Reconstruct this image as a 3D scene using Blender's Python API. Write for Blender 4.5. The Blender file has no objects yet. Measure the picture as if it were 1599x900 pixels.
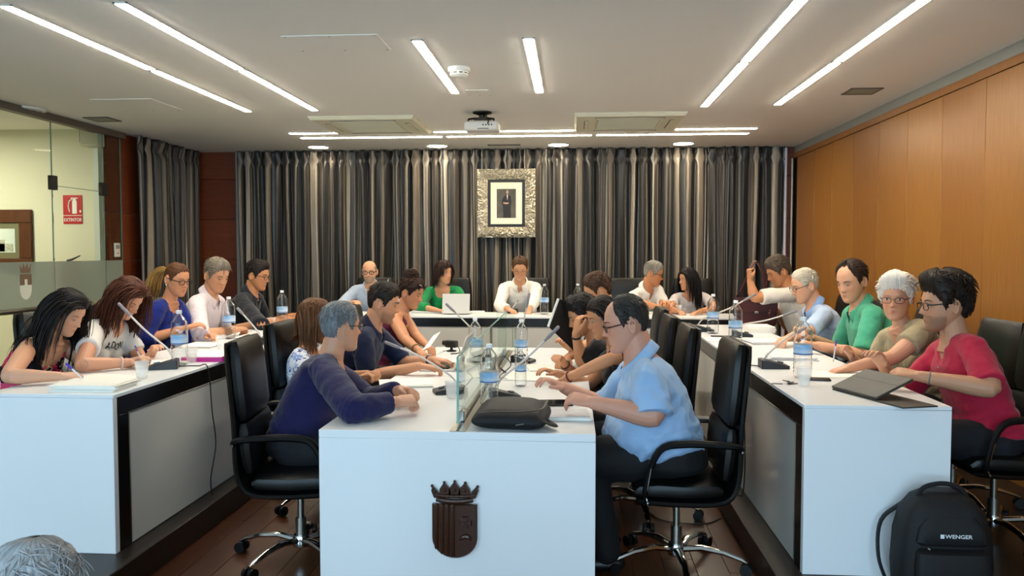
import bpy, bmesh, math, random
import numpy as np
from mathutils import Vector, Matrix

# ------------------------------------------------------------------ camera, world, light, exposure
sc = bpy.context.scene
col = sc.collection
FPX, CX, CY, CAMH = 1250.0, 799.5, 450.0, 1.5           # focal length and centre in photo pixels (1599 x 900)
PITCH, YAW = math.radians(2.611), math.radians(4.273)
cam = bpy.data.objects.new('camera', bpy.data.cameras.new('camera'))
cam.data.sensor_width = 36.0
cam.data.lens = 36.0 * FPX / 1599.0
cam.data.clip_start = 0.05
cam.location = (0, 0, CAMH)
cam.rotation_euler = (math.pi / 2 - PITCH, 0, YAW)
col.objects.link(cam)
sc.camera = cam

world = bpy.data.worlds.new('world')
sc.world = world
world.use_nodes = True
world.node_tree.nodes['Background'].inputs[0].default_value = (0.62, 0.80, 1.0, 1)
world.node_tree.nodes['Background'].inputs[1].default_value = 0.55

def area_light(name, loc, rot, sx, sy, power, color):
    d = bpy.data.lights.new(name, 'AREA')
    d.shape = 'RECTANGLE'; d.size = sx; d.size_y = sy; d.energy = power; d.color = color
    o = bpy.data.objects.new(name, d); o.location = loc; o.rotation_euler = rot
    col.objects.link(o)
    return o
# daylight coming through the two windows in the wall behind the camera
for wx in (-2.9, 0.5):
    area_light('window_daylight', (wx, -2.42, 1.55), (math.radians(90), 0, 0), 2.6, 1.5, 90, (0.52, 0.79, 1.0))
# the downlights of the corridor behind the glass wall
area_light('corridor_downlight_glow', (-6.0, 6.6, 2.70), (0, 0, 0), 0.25, 0.25, 40, (1.0, 0.93, 0.8))

vs = sc.view_settings
vs.view_transform = 'Standard'; vs.look = 'None'; vs.gamma = 1.0; vs.use_curve_mapping = False
vs.exposure = 0.56
sc.cycles.max_bounces = 12
sc.cycles.diffuse_bounces = 7
sc.cycles.glossy_bounces = 4
sc.cycles.transmission_bounces = 8
sc.cycles.transparent_max_bounces = 16
sc.cycles.sample_clamp_indirect = 6.0
LED = 37.0                                              # emission strength of the ceiling strips
LEDC = (1.0, 0.87, 0.66)

# ------------------------------------------------------------------ pixel -> place
_F = Vector((-math.sin(YAW) * math.cos(PITCH), math.cos(YAW) * math.cos(PITCH), -math.sin(PITCH)))
_R = Vector((math.cos(YAW), math.sin(YAW), 0))
_U = _R.cross(_F)
def at(x, y, X=None, Y=None, Z=None):
    """point seen at photo pixel (x, y) on the plane X=, Y= or Z= """
    d = _F + _R * ((x - CX) / FPX) + _U * ((CY - y) / FPX)
    if X is not None: t = X / d.x
    elif Y is not None: t = Y / d.y
    else: t = (Z - CAMH) / d.z
    return Vector((0, 0, CAMH)) + d * t

# ------------------------------------------------------------------ materials
def hexc(h):
    h = h.lstrip('#')
    v = [int(h[i:i + 2], 16) / 255 for i in (0, 2, 4)]
    return tuple((x / 12.92 if x <= .04045 else ((x + .055) / 1.055) ** 2.4) for x in v) + (1,)
def _c(c):
    return hexc(c) if isinstance(c, str) else (tuple(c) + (1,))[:4]
MATS = {}
def mat(name, color='#808080', rough=.5, metal=0., spec=.5, trans=0., ior=1.45, emit=None, estr=0., coat=0.,
        var=None, vscale=8., vstretch=(1, 1, 1), bump=0., bscale=60., bstretch=(1, 1, 1), bdist=.01, sheen=0., alpha=1., sss=0., attr=None, uvn=False, detail=4.):
    if name in MATS: return MATS[name]
    m = bpy.data.materials.new(name); m.use_nodes = True
    nt = m.node_tree; N = nt.nodes; L = nt.links
    b = N['Principled BSDF']
    b.inputs['Base Color'].default_value = _c(color)
    b.inputs['Roughness'].default_value = rough
    b.inputs['Metallic'].default_value = metal
    b.inputs['Specular IOR Level'].default_value = spec
    b.inputs['IOR'].default_value = ior
    b.inputs['Transmission Weight'].default_value = trans
    b.inputs['Coat Weight'].default_value = coat
    b.inputs['Sheen Weight'].default_value = sheen
    b.inputs['Alpha'].default_value = alpha
    if sss:
        b.inputs['Subsurface Weight'].default_value = sss
        b.inputs['Subsurface Radius'].default_value = (.012, .005, .003)
    if emit:
        b.inputs['Emission Color'].default_value = _c(emit); b.inputs['Emission Strength'].default_value = estr
    tc = None
    def coords(stretch):
        nonlocal tc
        if tc is None: tc = N.new('ShaderNodeTexCoord')
        mp = N.new('ShaderNodeMapping'); mp.inputs['Scale'].default_value = stretch
        L.new(tc.outputs['UV' if uvn else 'Object'], mp.inputs['Vector'])
        return mp.outputs[0]
    base = None
    if attr:
        a = N.new('ShaderNodeAttribute'); a.attribute_name = attr; base = a.outputs['Color']
    if var:
        nz = N.new('ShaderNodeTexNoise'); nz.inputs['Scale'].default_value = vscale; nz.inputs['Detail'].default_value = detail
        L.new(coords(vstretch), nz.inputs['Vector'])
        rp = N.new('ShaderNodeMapRange'); rp.inputs['From Min'].default_value = .3; rp.inputs['From Max'].default_value = .7
        L.new(nz.outputs['Fac'], rp.inputs['Value'])
        mx = N.new('ShaderNodeMix'); mx.data_type = 'RGBA'
        mx.inputs[6].default_value = _c(color); mx.inputs[7].default_value = _c(var)
        if base is not None: L.new(base, mx.inputs[6])
        L.new(rp.outputs[0], mx.inputs[0]); base = mx.outputs[2]
    if base is not None: L.new(base, b.inputs['Base Color'])
    if bump:
        nb = N.new('ShaderNodeTexNoise'); nb.inputs['Scale'].default_value = bscale; nb.inputs['Detail'].default_value = 3
        L.new(coords(bstretch), nb.inputs['Vector'])
        bp = N.new('ShaderNodeBump'); bp.inputs['Strength'].default_value = bump; bp.inputs['Distance'].default_value = bdist
        L.new(nb.outputs['Fac'], bp.inputs['Height']); L.new(bp.outputs[0], b.inputs['Normal'])
    MATS[name] = m
    return m

# ------------------------------------------------------------------ mesh helpers
class MB:
    """collects pieces (verts, faces) of ONE part and links them as one mesh object"""
    def __init__(s): s.v = []; s.f = []; s.n = 0
    def add(s, V, F):
        V = np.asarray(V, float)
        s.v.append(V); s.f.extend([tuple(i + s.n for i in q) for q in F]); s.n += len(V)
        return s
    def box(s, x0, x1, y0, y1, z0, z1, bev=0.):
        if bev <= 0:
            V = [(x, y, z) for z in (z0, z1) for y in (y0, y1) for x in (x0, x1)]
            return s.add(V, [(0, 2, 3, 1), (4, 5, 7, 6), (0, 1, 5, 4), (2, 6, 7, 3), (0, 4, 6, 2), (1, 3, 7, 5)])
        return s.add(*rbox(x0, x1, y0, y1, z0, z1, bev))
    def tube(s, path, r, n=8, **k): return s.add(*tube(path, r, n, **k))
    def lathe(s, prof, n=20, c=(0, 0, 0)): return s.add(*lathe(prof, n, c))
    def data(s, name):
        me = bpy.data.meshes.new(name)
        me.from_pydata(np.concatenate(s.v).tolist() if s.v else [], [], s.f)
        me.validate()
        if len(s.f) < 30000:
            bm = bmesh.new(); bm.from_mesh(me); bmesh.ops.recalc_face_normals(bm, faces=bm.faces); bm.to_mesh(me); bm.free()
        me.update()
        return me
    def build(s, name, m, parent=None, smooth=True, angle=40, loc=None):
        me = s.data(name)
        if smooth and len(me.polygons):
            me.polygons.foreach_set('use_smooth', [True] * len(me.polygons))
            me.set_sharp_from_angle(angle=math.radians(angle))
        return link(name, me, m, parent, loc)
def link(name, me, m, parent=None, loc=None):
    if m is not None and not me.materials: me.materials.append(m)
    o = bpy.data.objects.new(name, me); col.objects.link(o)
    if parent: o.parent = parent
    if loc is not None: o.location = loc
    return o
def rbox(x0, x1, y0, y1, z0, z1, b):
    """box with chamfered edges and corners"""
    b = min(b, (x1 - x0) * .49, (y1 - y0) * .49, (z1 - z0) * .49)
    c = [(x0, x1), (y0, y1), (z0, z1)]
    V = []; idx = {}
    for i in (0, 1):
        for j in (0, 1):
            for k in (0, 1):
                s = (i, j, k)
                for ax in range(3):
                    p = [c[a][s[a]] if a == ax else c[a][s[a]] + (b if s[a] == 0 else -b) for a in range(3)]
                    idx[(s, ax)] = len(V); V.append(p)
    F = []
    for ax in range(3):
        o1, o2 = [(1, 2), (2, 0), (0, 1)][ax]
        for sd in (0, 1):
            q = []
            for (u, w) in ((0, 0), (1, 0), (1, 1), (0, 1)):
                s = [0, 0, 0]; s[ax] = sd; s[o1] = u; s[o2] = w
                q.append(idx[(tuple(s), ax)])
            F.append(q if sd else q[::-1])
    for ax in range(3):            # edges running along ax
        o1, o2 = [(1, 2), (2, 0), (0, 1)][ax]
        for u in (0, 1):
            for w in (0, 1):
                s0 = [0, 0, 0]; s0[o1] = u; s0[o2] = w; s1 = list(s0); s1[ax] = 1
                q = [idx[(tuple(s0), o1)], idx[(tuple(s1), o1)], idx[(tuple(s1), o2)], idx[(tuple(s0), o2)]]
                F.append(q if (u == w) == False else q[::-1])
    for i in (0, 1):
        for j in (0, 1):
            for k in (0, 1):
                t = [idx[((i, j, k), a)] for a in range(3)]
                F.append(t if (i + j + k) % 2 else t[::-1])
    return V, F
def frames(P):
    P = np.asarray(P, float); n = len(P)
    T = np.gradient(P, axis=0); T /= np.linalg.norm(T, axis=1)[:, None] + 1e-12
    a = np.array([0, 0, 1.]) if abs(T[0][2]) < .9 else np.array([0, 1., 0])
    u = np.cross(a, T[0]); u /= np.linalg.norm(u)
    U = [u]
    for i in range(1, n):
        u = U[-1] - T[i] * (U[-1] @ T[i]); u /= np.linalg.norm(u) + 1e-12; U.append(u)
    U = np.array(U); W = np.cross(T, U)
    return T, U, W
def ringfaces(m, n, caps=True, off=0, flip=False):
    F = [(off + i * n + j, off + i * n + (j + 1) % n, off + (i + 1) * n + (j + 1) % n, off + (i + 1) * n + j) for i in range(m - 1) for j in range(n)]
    if caps: F += [tuple(off + j for j in reversed(range(n))), tuple(off + (m - 1) * n + j for j in range(n))]
    return F
def tube(path, r, n=8, flat=1., round_ends=False, up=None):
    P = np.asarray([tuple(p) for p in path], float); r = np.broadcast_to(np.asarray(r, float), (len(P),)).copy()
    if round_ends:
        d0 = P[0] - P[1]; d0 /= np.linalg.norm(d0); d1 = P[-1] - P[-2]; d1 /= np.linalg.norm(d1)
        P = np.vstack([P[0] + d0 * r[0] * .95, P[0] + d0 * r[0] * .6, P, P[-1] + d1 * r[-1] * .6, P[-1] + d1 * r[-1] * .95])
        r = np.concatenate([[r[0] * .3, r[0] * .8], r, [r[-1] * .8, r[-1] * .3]])
    T, U, W = frames(P)
    if up is not None:
        upv = np.asarray(up, float)
        U = np.cross(upv, T); U /= np.linalg.norm(U, axis=1)[:, None] + 1e-9; W = np.cross(T, U)
    a = np.arange(n) * 2 * math.pi / n
    V = P[:, None, :] + r[:, None, None] * (np.cos(a)[None, :, None] * U[:, None, :] + flat * np.sin(a)[None, :, None] * W[:, None, :])
    return V.reshape(-1, 3), ringfaces(len(P), n)
def lathe(prof, n=20, c=(0, 0, 0)):
    prof = np.asarray(prof, float); a = np.arange(n) * 2 * math.pi / n
    V = np.stack([prof[:, 0:1] * np.cos(a) + c[0], prof[:, 0:1] * np.sin(a) + c[1], np.repeat(prof[:, 1:2], n, 1) + c[2]], -1)
    return V.reshape(-1, 3), ringfaces(len(prof), n)
def bez(pts, n=16):
    """smooth Catmull-Rom path through points"""
    P = np.asarray([tuple(p) for p in pts], float)
    Q = np.vstack([2 * P[0] - P[1], P, 2 * P[-1] - P[-2]]); out = []
    k = len(P) - 1; t = np.linspace(0, k, n)
    for tt in t:
        i = min(int(tt), k - 1); u = tt - i
        a, b, c, d = Q[i], Q[i + 1], Q[i + 2], Q[i + 3]
        out.append(.5 * (2 * b + (c - a) * u + (2 * a - 5 * b + 4 * c - d) * u * u + (3 * b - a - 3 * c + d) * u ** 3))
    return np.array(out)
def tag(o, label=None, cat=None, group=None, kind=None):
    if label: o['label'] = label
    if cat: o['category'] = cat
    if group: o['group'] = group
    if kind: o['kind'] = kind
    return o
def empty(name, loc=(0, 0, 0), rz=0., label=None, cat=None, group=None):
    o = bpy.data.objects.new(name, None); o.empty_display_size = .05; col.objects.link(o)
    o.location = loc; o.rotation_euler = (0, 0, rz)
    return tag(o, label, cat, group)
def kids(o): return [c for c in bpy.data.objects if c.parent == o]
def copy_tree(o, parent=None):
    c = o.copy(); col.objects.link(c); c.parent = parent
    for ch in o.children: copy_tree(ch, c)
    return c
def part_box(name, m, parent, x0, x1, y0, y1, z0, z1, bev=0.):
    return MB().box(x0, x1, y0, y1, z0, z1, bev).build(name, m, parent)
def struct(name, mb, m, **k):
    o = mb.build(name, m, **k); o['kind'] = 'structure'; return o
def sym_text(name, body, size, m, parent, loc, rot, extrude=.0005, align='CENTER', squash=1.):
    cu = bpy.data.curves.new(name, 'FONT'); cu.body = body; cu.size = size; cu.extrude = extrude
    cu.align_x = align; cu.align_y = 'CENTER'; cu.resolution_u = 3; cu.offset = size * .012
    tmp = bpy.data.objects.new(name, cu); col.objects.link(tmp)
    dg = bpy.context.evaluated_depsgraph_get()
    me = bpy.data.meshes.new_from_object(tmp.evaluated_get(dg))
    bpy.data.objects.remove(tmp)
    me.materials.clear()
    o = link(name, me, m, parent); o.location = loc; o.rotation_euler = rot; o.scale = (squash, 1, 1)
    return o
random.seed(7)
rng = np.random.default_rng(7)
# ------------------------------------------------------------------ room shell
XL, XR, YB, YF, ZC, ZP = -4.72, 2.62, 9.82, -2.5, 2.74, 0.131
YCOR = at(165, 300, X=XL).y                       # where the corridor wall meets the glass wall
M_plaster = mat('plaster', '#efece4', .85, spec=.2, bump=.05, bscale=180)
M_cream = mat('cream_paint', '#d3cfb4', .8, spec=.2, bump=.04, bscale=140)
M_grey = mat('grey_paint', '#8d8d86', .7)
M_taupe = mat('taupe_metal', '#5c5347', .5)
def wood(name, a, b, rough=.35, scale=6., stretch=(14, 14, .7), coat=0.):
    return mat(name, a, rough, var=b, vscale=scale, vstretch=stretch, bump=.04, bscale=40, bstretch=stretch, coat=coat, detail=6.)
M_wall_wood = [wood('veneer_%d' % i, a, b, .38) for i, (a, b) in enumerate([('#986529', '#875720'), ('#94612a', '#84541f'), ('#9a682b', '#8a5a22')])]
M_red_wood = [wood('red_veneer_%d' % i, a, b, .4, 5., (1.2, 1.2, 16)) for i, (a, b) in enumerate([('#6e3419', '#5f2a13'), ('#74391c', '#642e16')])]
M_floor = [wood('floorboard_%d' % i, a, b, .28, 5., (14, .8, 14), coat=.15) for i, (a, b) in enumerate([('#4e2814', '#3d1e0c'), ('#562d15', '#442310'), ('#432210', '#361b0a'), ('#5c331a', '#492811')])]
M_plinth = wood('platform_wood', '#2f2219', '#241912', .38, 5., (14, .8, 14))
M_dark = mat('dark_void', '#17120e', .8)

floor = struct('floor', MB().box(XL - 3, XR + .1, YF - .1, YB + .1, -.1, -.004), M_dark)
W = .15
for i in range(20):
    x = -1.96 + i * W
    y = 2.0 - random.uniform(0, 1.3)
    while y < 8.2:
        ln = random.choice((1.2, 1.35, 1.5)); y1 = min(y + ln, 8.3)
        part_box('plank', random.choice(M_floor), floor, x + .001, x + W - .001, y + .001, y1 - .001, -.02, 0, .0012)
        y = y1
struct('floor_front', MB().box(XL, XR, YF, .68, -.003, 0), M_floor[0])
# raised platform around the three sides
PX0, PX1, PY0 = -1.943, .862, 2.9
pl = MB().box(XL, PX0, PY0, YB, -.002, ZP, .004).box(PX1, XR, PY0, YB, -.002, ZP, .004).box(PX0, PX1, 7.72, YB, -.002, ZP, .004)
struct('floor_platform', pl, M_plinth)

struct('ceiling', MB().box(XL - 3, XR + .1, YF - .1, YB + .1, ZC, ZC + .1), M_plaster)
# right wall: shadow gap, top rail and veneer panels
wr = struct('wall_right', MB().box(XR + .02, XR + .12, YF, YB + .1, 0, ZC), M_dark)
part_box('shadow_gap', M_grey, wr, XR + .005, XR + .03, YF, YB, ZC - .075, ZC)
part_box('top_rail', M_wall_wood[1], wr, XR - .004, XR + .02, YF, YB, ZC - .135, ZC - .078, .002)
seams = [-2.5, -1.86, -1.26, -.66, -.06, .54, 1.14, 1.74, 2.34, 2.94, 3.54, 4.14, 4.74, 5.34, 5.94, 6.53, 7.12, 7.74, 8.35, 8.95, 9.62]
for i, (a, b) in enumerate(zip(seams[:-1], seams[1:])):
    part_box('panel', M_wall_wood[(i * 7) % 3], wr, XR, XR + .02, a + .002, b - .002, 0.0, ZC - .14, .0015)
# back wall: red veneer in the left corner, the rest behind the curtain
wb = struct('wall_back', MB().box(XL - .1, XR + .1, YB, YB + .1, 0, ZC), M_dark)
for i, (a, b) in enumerate([(ZP, .4), (.4, .9), (.9, 1.4), (1.4, 1.9), (1.9, 2.4), (2.4, 2.74)]):
    part_box('panel', M_red_wood[i % 2], wb, XL, -4.17, YB - .06, YB, a + .002, b - .002, .002)
    part_box('panel', M_red_wood[(i + 1) % 2], wb, 2.53, XR, YB - .06, YB, a + .002, b - .002, .002)
part_box('edge_profile', M_grey, wb, -4.172, -4.13, YB - .1, YB, ZP, ZC)
struct('trim_1', MB().tube([(2.505, YB - .12, ZP), (2.505, YB - .12, ZC - .02)], .022, 12), mat('pipe_white', '#d9d4dd', .5))
struct('trim_2', MB().box(2.585, 2.6, YB - .09, YB - .075, ZP, ZC - .14), mat('trim_white', '#d8d0c0', .5))
# left wall: plain in front, glass in the middle, red veneer at the back
wl = struct('wall_left', MB().box(XL - .1, XL, YF, 4.0, 0, ZC).box(XL - .12, XL - .04, YCOR + .04, YB + .1, 0, ZC), M_plaster)
for i, (a, b) in enumerate([(ZP, .4), (.4, .9), (.9, 1.4), (1.4, 1.9), (1.9, 2.4), (2.4, 2.74)]):
    part_box('panel', M_red_wood[i % 2], wl, XL - .04, XL, YCOR + .03, YB - .06, a + .002, b - .002, .002)
struct('trim_3', MB().box(XL - .03, XL + .05, 4.0, at(190, 300, X=XL).y + .02, ZC - .062, ZC), M_taupe)
# corridor behind the glass
struct('wall_corridor', MB().box(XL - 3, XL - .04, YCOR, YCOR + .1, 0, ZC).box(XL - 3, XL - 2.9, 3.9, YCOR, 0, ZC).box(XL - 3, XL - .1, 3.85, 3.95, 0, ZC), M_cream)
struct('floor_corridor', MB().box(XL - 2.9, XL - .02, 3.95, YCOR, -.003, .002), mat('corridor_tile', '#b9b3a0', .4))
M_glass = mat('clear_glass', '#eef6f0', .0, trans=1., ior=1.08, spec=.5)
M_edge = mat('glass_edge', '#6f8f85', .2, spec=.6)
M_frost = mat('frosted_film', '#8f9a8c', .7, alpha=.72)
M_steel = mat('brushed_steel', '#b9b4a6', .3, metal=1.)
M_blackm = mat('black_metal', '#15140f', .4, spec=.5)
gs = [4.02, 5.6, at(83, 300, X=XL + .02).y, at(163, 300, X=XL + .02).y, at(190, 300, X=XL + .02).y]
for i, (a, b) in enumerate(zip(gs[:-1], gs[1:])):
    g = struct('window_%d' % (i + 1), MB().box(XL + .005, XL + .017, a + .004, b - .004, .02 if a < PY0 else ZP, ZC - .06), M_glass)
    part_box('glass_edge', M_edge, g, XL + .004, XL + .018, b - .006, b - .003, ZP, ZC - .062)
    part_box('frosted_band', M_frost, g, XL + .018, XL + .0195, a + .004, b - .004, 1.0, 1.41)
    if i == 2:
        for yy in (a, b):
            part_box('patch_fitting', M_blackm, g, XL - .01, XL + .035, yy - .06 if yy == b else yy - .035, yy + .045 if yy == b else yy + .05, 2.06, 2.19, .004)
        MB().tube([(XL + .012, a, 2.10), (XL + .012, b, 2.10)], .003, 6).build('glass_joint', M_edge, g)
    if i == 1:                                     # small coat of arms etched into the film
        c = at(40, 440, X=XL + .02); ye, ze = c.y, c.z
        w2, h2 = .075, .12
        sh = [(-w2, h2 * .5), (w2, h2 * .5), (w2, -h2 * .55)] + [(w2 * math.cos(t), -h2 * .55 - .09 * math.sin(t)) for t in np.linspace(.2, math.pi - .2, 8)] + [(-w2, -h2 * .55)]
        def plate(pts, x0, x1):
            n = len(pts); V = [(x0, ye + p, ze + q) for p, q in pts] + [(x1, ye + p, ze + q) for p, q in pts]
            return V, [tuple(range(n)), tuple(range(2 * n - 1, n - 1, -1))] + [(k, (k + 1) % n, n + (k + 1) % n, n + k) for k in range(n)]
        MB().add(*plate(sh, XL + .020, XL + .0212)).build('etched_shield', mat('etched_white', '#cfd2c4', .7), g)
        MB().add(*plate([(-w2, .065), (w2, .065), (w2, -.03), (w2 * .3, -.03), (w2 * .3, .02), (-w2 * .2, .02), (-w2 * .2, -.03), (-w2, -.03)], XL + .0213, XL + .0225)).build('etched_field', mat('etched_brown', '#6f5a48', .7), g)
        cr = [(-w2 * .8, .075), (w2 * .8, .075), (w2, .15), (w2 * .55, .11), (w2 * .35, .16), (0, .115), (-w2 * .35, .16), (-w2 * .55, .11), (-w2, .15)]
        MB().add(*plate(cr, XL + .020, XL + .0212)).build('etched_crown', mat('etched_brown', '#6f5a48', .7), g)
struct('trim_4', MB().box(XL - .10, XL - .045, YCOR - .05, YCOR - .005, 0, ZC - .06), mat('post_pale', '#c4cabd', .4))
# wall behind the camera with its two windows
wf = MB()
for (a, b) in ((XL, -4.2), (-1.6, -.8), (1.8, XR)): wf.box(a, b, YF - .1, YF, 0, ZC)
for (a, b) in ((-4.2, -1.6), (-.8, 1.8)): wf.box(a, b, YF - .1, YF, 0, .8).box(a, b, YF - .1, YF, 2.3, ZC)
struct('wall_front', wf, M_plaster)

# steel handrail on the corridor side of the room
hr = empty('handrail', (XL + .12, 6.0, ZP), 0, 'brushed steel handrail tube in front of the frosted glass', 'handrail')
hz = at(10, 488, X=XL + .12).z
MB().tube([(0, -1.8, hz - ZP), (0, at(64, 480, X=XL + .12).y - 6.0, hz - ZP)], .024, 14, round_ends=True).build('rail', M_steel, hr)
for yy in (-1.2, .3):
    MB().tube([(0, yy, hz - ZP), (0, yy, .0)], .018, 10).build('post', M_steel, hr)

# ------------------------------------------------------------------ things on the corridor wall
yw = YCOR - .001
a, b = at(98, 305, Y=yw), at(129, 350, Y=yw)
M_red = mat('sign_red', '#b01818', .45); M_white = mat('paint_white', '#e8e6dc', .5)
sg = empty('extinguisher_sign', (a.x, yw, b.z), 0, 'red fire extinguisher sign reading EXTINTOR on the corridor wall', 'sign')
sw, sh_ = b.x - a.x, a.z - b.z
part_box('board', M_red, sg, 0, sw, -.004, 0, 0, sh_, .001)
part_box('divider_line', M_white, sg, 0, sw, -.0052, -.004, sh_ * .285, sh_ * .305)
sym_text('lettering', 'EXTINTOR', sw * .235, M_white, sg, (sw / 2, -.0052, sh_ * .14), (math.pi / 2, 0, 0), squash=.82)
pg = MB().box(sw * .48, sw * .72, -.0055, -.004, sh_ * .36, sh_ * .80, .004).box(sw * .52, sw * .68, -.0055, -.004, sh_ * .80, sh_ * .87).box(sw * .42, sw * .78, -.0055, -.004, sh_ * .88, sh_ * .91)
pg.tube([(sw * .5, -.0047, sh_ * .86), (sw * .34, -.0047, sh_ * .80), (sw * .28, -.0047, sh_ * .62), (sw * .34, -.0047, sh_ * .42)], .006, 6)
pg.build('extinguisher_symbol', M_white, sg)
part_box('small_mark', M_white, sg, sw * .86, sw * .94, -.0052, -.004, sh_ * .40, sh_ * .48)
ex = empty('fire_extinguisher', (at(112, 420, Y=yw - .12).x, yw - .12, .9), 0, 'red fire extinguisher with black handle below its sign behind the glass', 'extinguisher')
ztop = at(112, 404, Y=yw - .12).z - .9
MB().lathe([(0, 0), (.07, 0), (.078, .03), (.078, ztop - .16), (.06, ztop - .09), (.03, ztop - .06), (.03, ztop - .04), (0, ztop - .04)], 20).build('cylinder', M_red, ex)
MB().tube([(-.05, 0, ztop - .02), (.0, 0, ztop - .01), (.09, 0, ztop + .03)], [.010, .012, .006], 8).tube([(-.01, 0, ztop - .05), (.07, 0, ztop - .03)], .008, 8).build('handle', M_blackm, ex)
MB().tube(bez([(-.02, 0, ztop - .03), (-.09, 0, ztop - .08), (-.10, 0, ztop - .25), (-.085, 0, ztop - .42)], 12), .010, 8).build('hose', M_blackm, ex)

pa, pb = at(-60, 328, Y=yw), at(53, 412, Y=yw)
pf = empty('framed_picture', (pb.x, yw, pb.z - .08), 0, 'brown wooden framed picture of pale buildings on the corridor wall', 'picture')
pw, phh = pb.x - pa.x, pa.z - pb.z + .08
M_pf = wood('picture_frame_wood', '#5a3116', '#46240e', .4)
bw = .135
for (n, x0, x1, z0, z1) in (('rail', -pw, 0, phh - bw, phh), ('rail', -pw, 0, 0, bw), ('stile', -bw, 0, bw, phh - bw), ('stile', -pw, -pw + bw, bw, phh - bw)):
    part_box(n, M_pf, pf, x0, x1, -.035, 0, z0, z1, .006)
part_box('mount', mat('picture_mount', '#6d6a4c', .6), pf, -pw + bw, -bw, -.018, 0, bw, phh - bw)
pic = part_box('print', mat('picture_sky', '#b9c6c0', .6, var='#d8dcc8', vscale=6), pf, -pw + bw + .06, -bw - .05, -.021, -.018, bw + .06, phh - bw - .06)
for k, (x0, x1, z0, z1) in enumerate([(-pw + bw + .07, -bw - .16, bw + .07, bw + .19), (-bw - .24, -bw - .07, bw + .07, bw + .15), (-pw + bw + .15, -pw + bw + .27, bw + .19, bw + .25)]):
    part_box('painted_house', mat('picture_house', '#7f8a78', .7, var='#c9c7ae', vscale=40), pf, x0, x1, -.023, -.021, z0, z1)
th = at(181, 391, X=XL + .002)
ts = empty('thermostat', (XL, th.y, th.z - .07), 0, 'small white wall thermostat with grey display on the red veneer', 'thermostat')
part_box('case', mat('thermostat_white', '#d6d2c2', .5), ts, .001, .022, -.05, .05, 0, .145, .004)
part_box('display', mat('thermostat_lcd', '#7f8878', .3), ts, .022, .0235, -.034, .034, .085, .125)
part_box('button', mat('thermostat_grey', '#a8a598', .5), ts, .022, .025, -.02, .02, .03, .045, .001)
sp = at(141, 213, Y=YCOR - .1)
spk = empty('wall_speaker', (sp.x, YCOR, sp.z - .1), 0, 'small cream loudspeaker high on the corridor wall', 'speaker')
part_box('cabinet', mat('speaker_cream', '#cfcab2', .6), spk, -.09, .09, -.14, 0, 0, .22, .012)
part_box('bracket', M_grey, spk, -.12, -.1, -.1, 0, .04, .2, .004)
part_box('grille', mat('speaker_grille', '#b7b29b', .7, bump=.4, bscale=400), spk, -.075, .075, -.146, -.14, .015, .205, .003)
for k, (px_, py_) in enumerate([(40, 170)]):
    q = at(px_, py_, Z=ZC)
    v = empty('air_diffuser', (q.x, q.y, ZC), 0, 'round white air diffuser in the corridor ceiling', 'vent')
    for r in (.16, .115, .07):
        MB().lathe([(r, 0), (r + .005, -.012), (r - .03, -.018), (r - .035, -.006)], 28).build('ring', M_white, v)

# ------------------------------------------------------------------ curtains
def curtain_mat():
    m = bpy.data.materials.new('striped_curtain_cloth'); m.use_nodes = True
    nt = m.node_tree; N = nt.nodes; L = nt.links; b = N['Principled BSDF']
    uv = N.new('ShaderNodeUVMap'); uv.uv_map = 'UVMap'
    sx = N.new('ShaderNodeSeparateXYZ'); L.new(uv.outputs[0], sx.inputs[0])
    def math_(op, a, bval):
        n = N.new('ShaderNodeMath'); n.operation = op; L.new(a, n.inputs[0])
        if bval is not None: n.inputs[1].default_value = bval
        return n.outputs[0]
    nz = N.new('ShaderNodeTexNoise'); nz.noise_dimensions = '1D'; nz.inputs['Scale'].default_value = 1; nz.inputs['Detail'].default_value = 0
    L.new(math_('MULTIPLY', sx.outputs[0], 9.), nz.inputs['W'])
    ad = N.new('ShaderNodeMath'); ad.operation = 'ADD'
    L.new(math_('MULTIPLY', sx.outputs[0], 34.), ad.inputs[0]); L.new(math_('MULTIPLY', nz.outputs[0], 5.), ad.inputs[1])
    wn = N.new('ShaderNodeTexWhiteNoise'); wn.noise_dimensions = '1D'
    L.new(math_('FLOOR', ad.outputs[0], None), wn.inputs['W'])
    cr = N.new('ShaderNodeValToRGB'); cr.color_ramp.interpolation = 'CONSTANT'
    el = cr.color_ramp.elements
    stops = [(0, '#0f0c0a'), (.28, '#241f19'), (.42, '#40372d'), (.54, '#62584b'), (.66, '#151210'), (.75, '#85796a'), (.87, '#2e3131'), (.94, '#a39a8b')]
    el[0].position, el[0].color = 0, hexc(stops[0][1]); el[1].position, el[1].color = stops[1][0], hexc(stops[1][1])
    for p, c in stops[2:]:
        e = el.new(p); e.color = hexc(c)
    L.new(wn.outputs[0], cr.inputs[0]); L.new(cr.outputs[0], b.inputs['Base Color'])
    b.inputs['Roughness'].default_value = .42; b.inputs['Sheen Weight'].default_value = .2
    b.inputs['Specular IOR Level'].default_value = .5
    return m
M_curt = curtain_mat()
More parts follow.
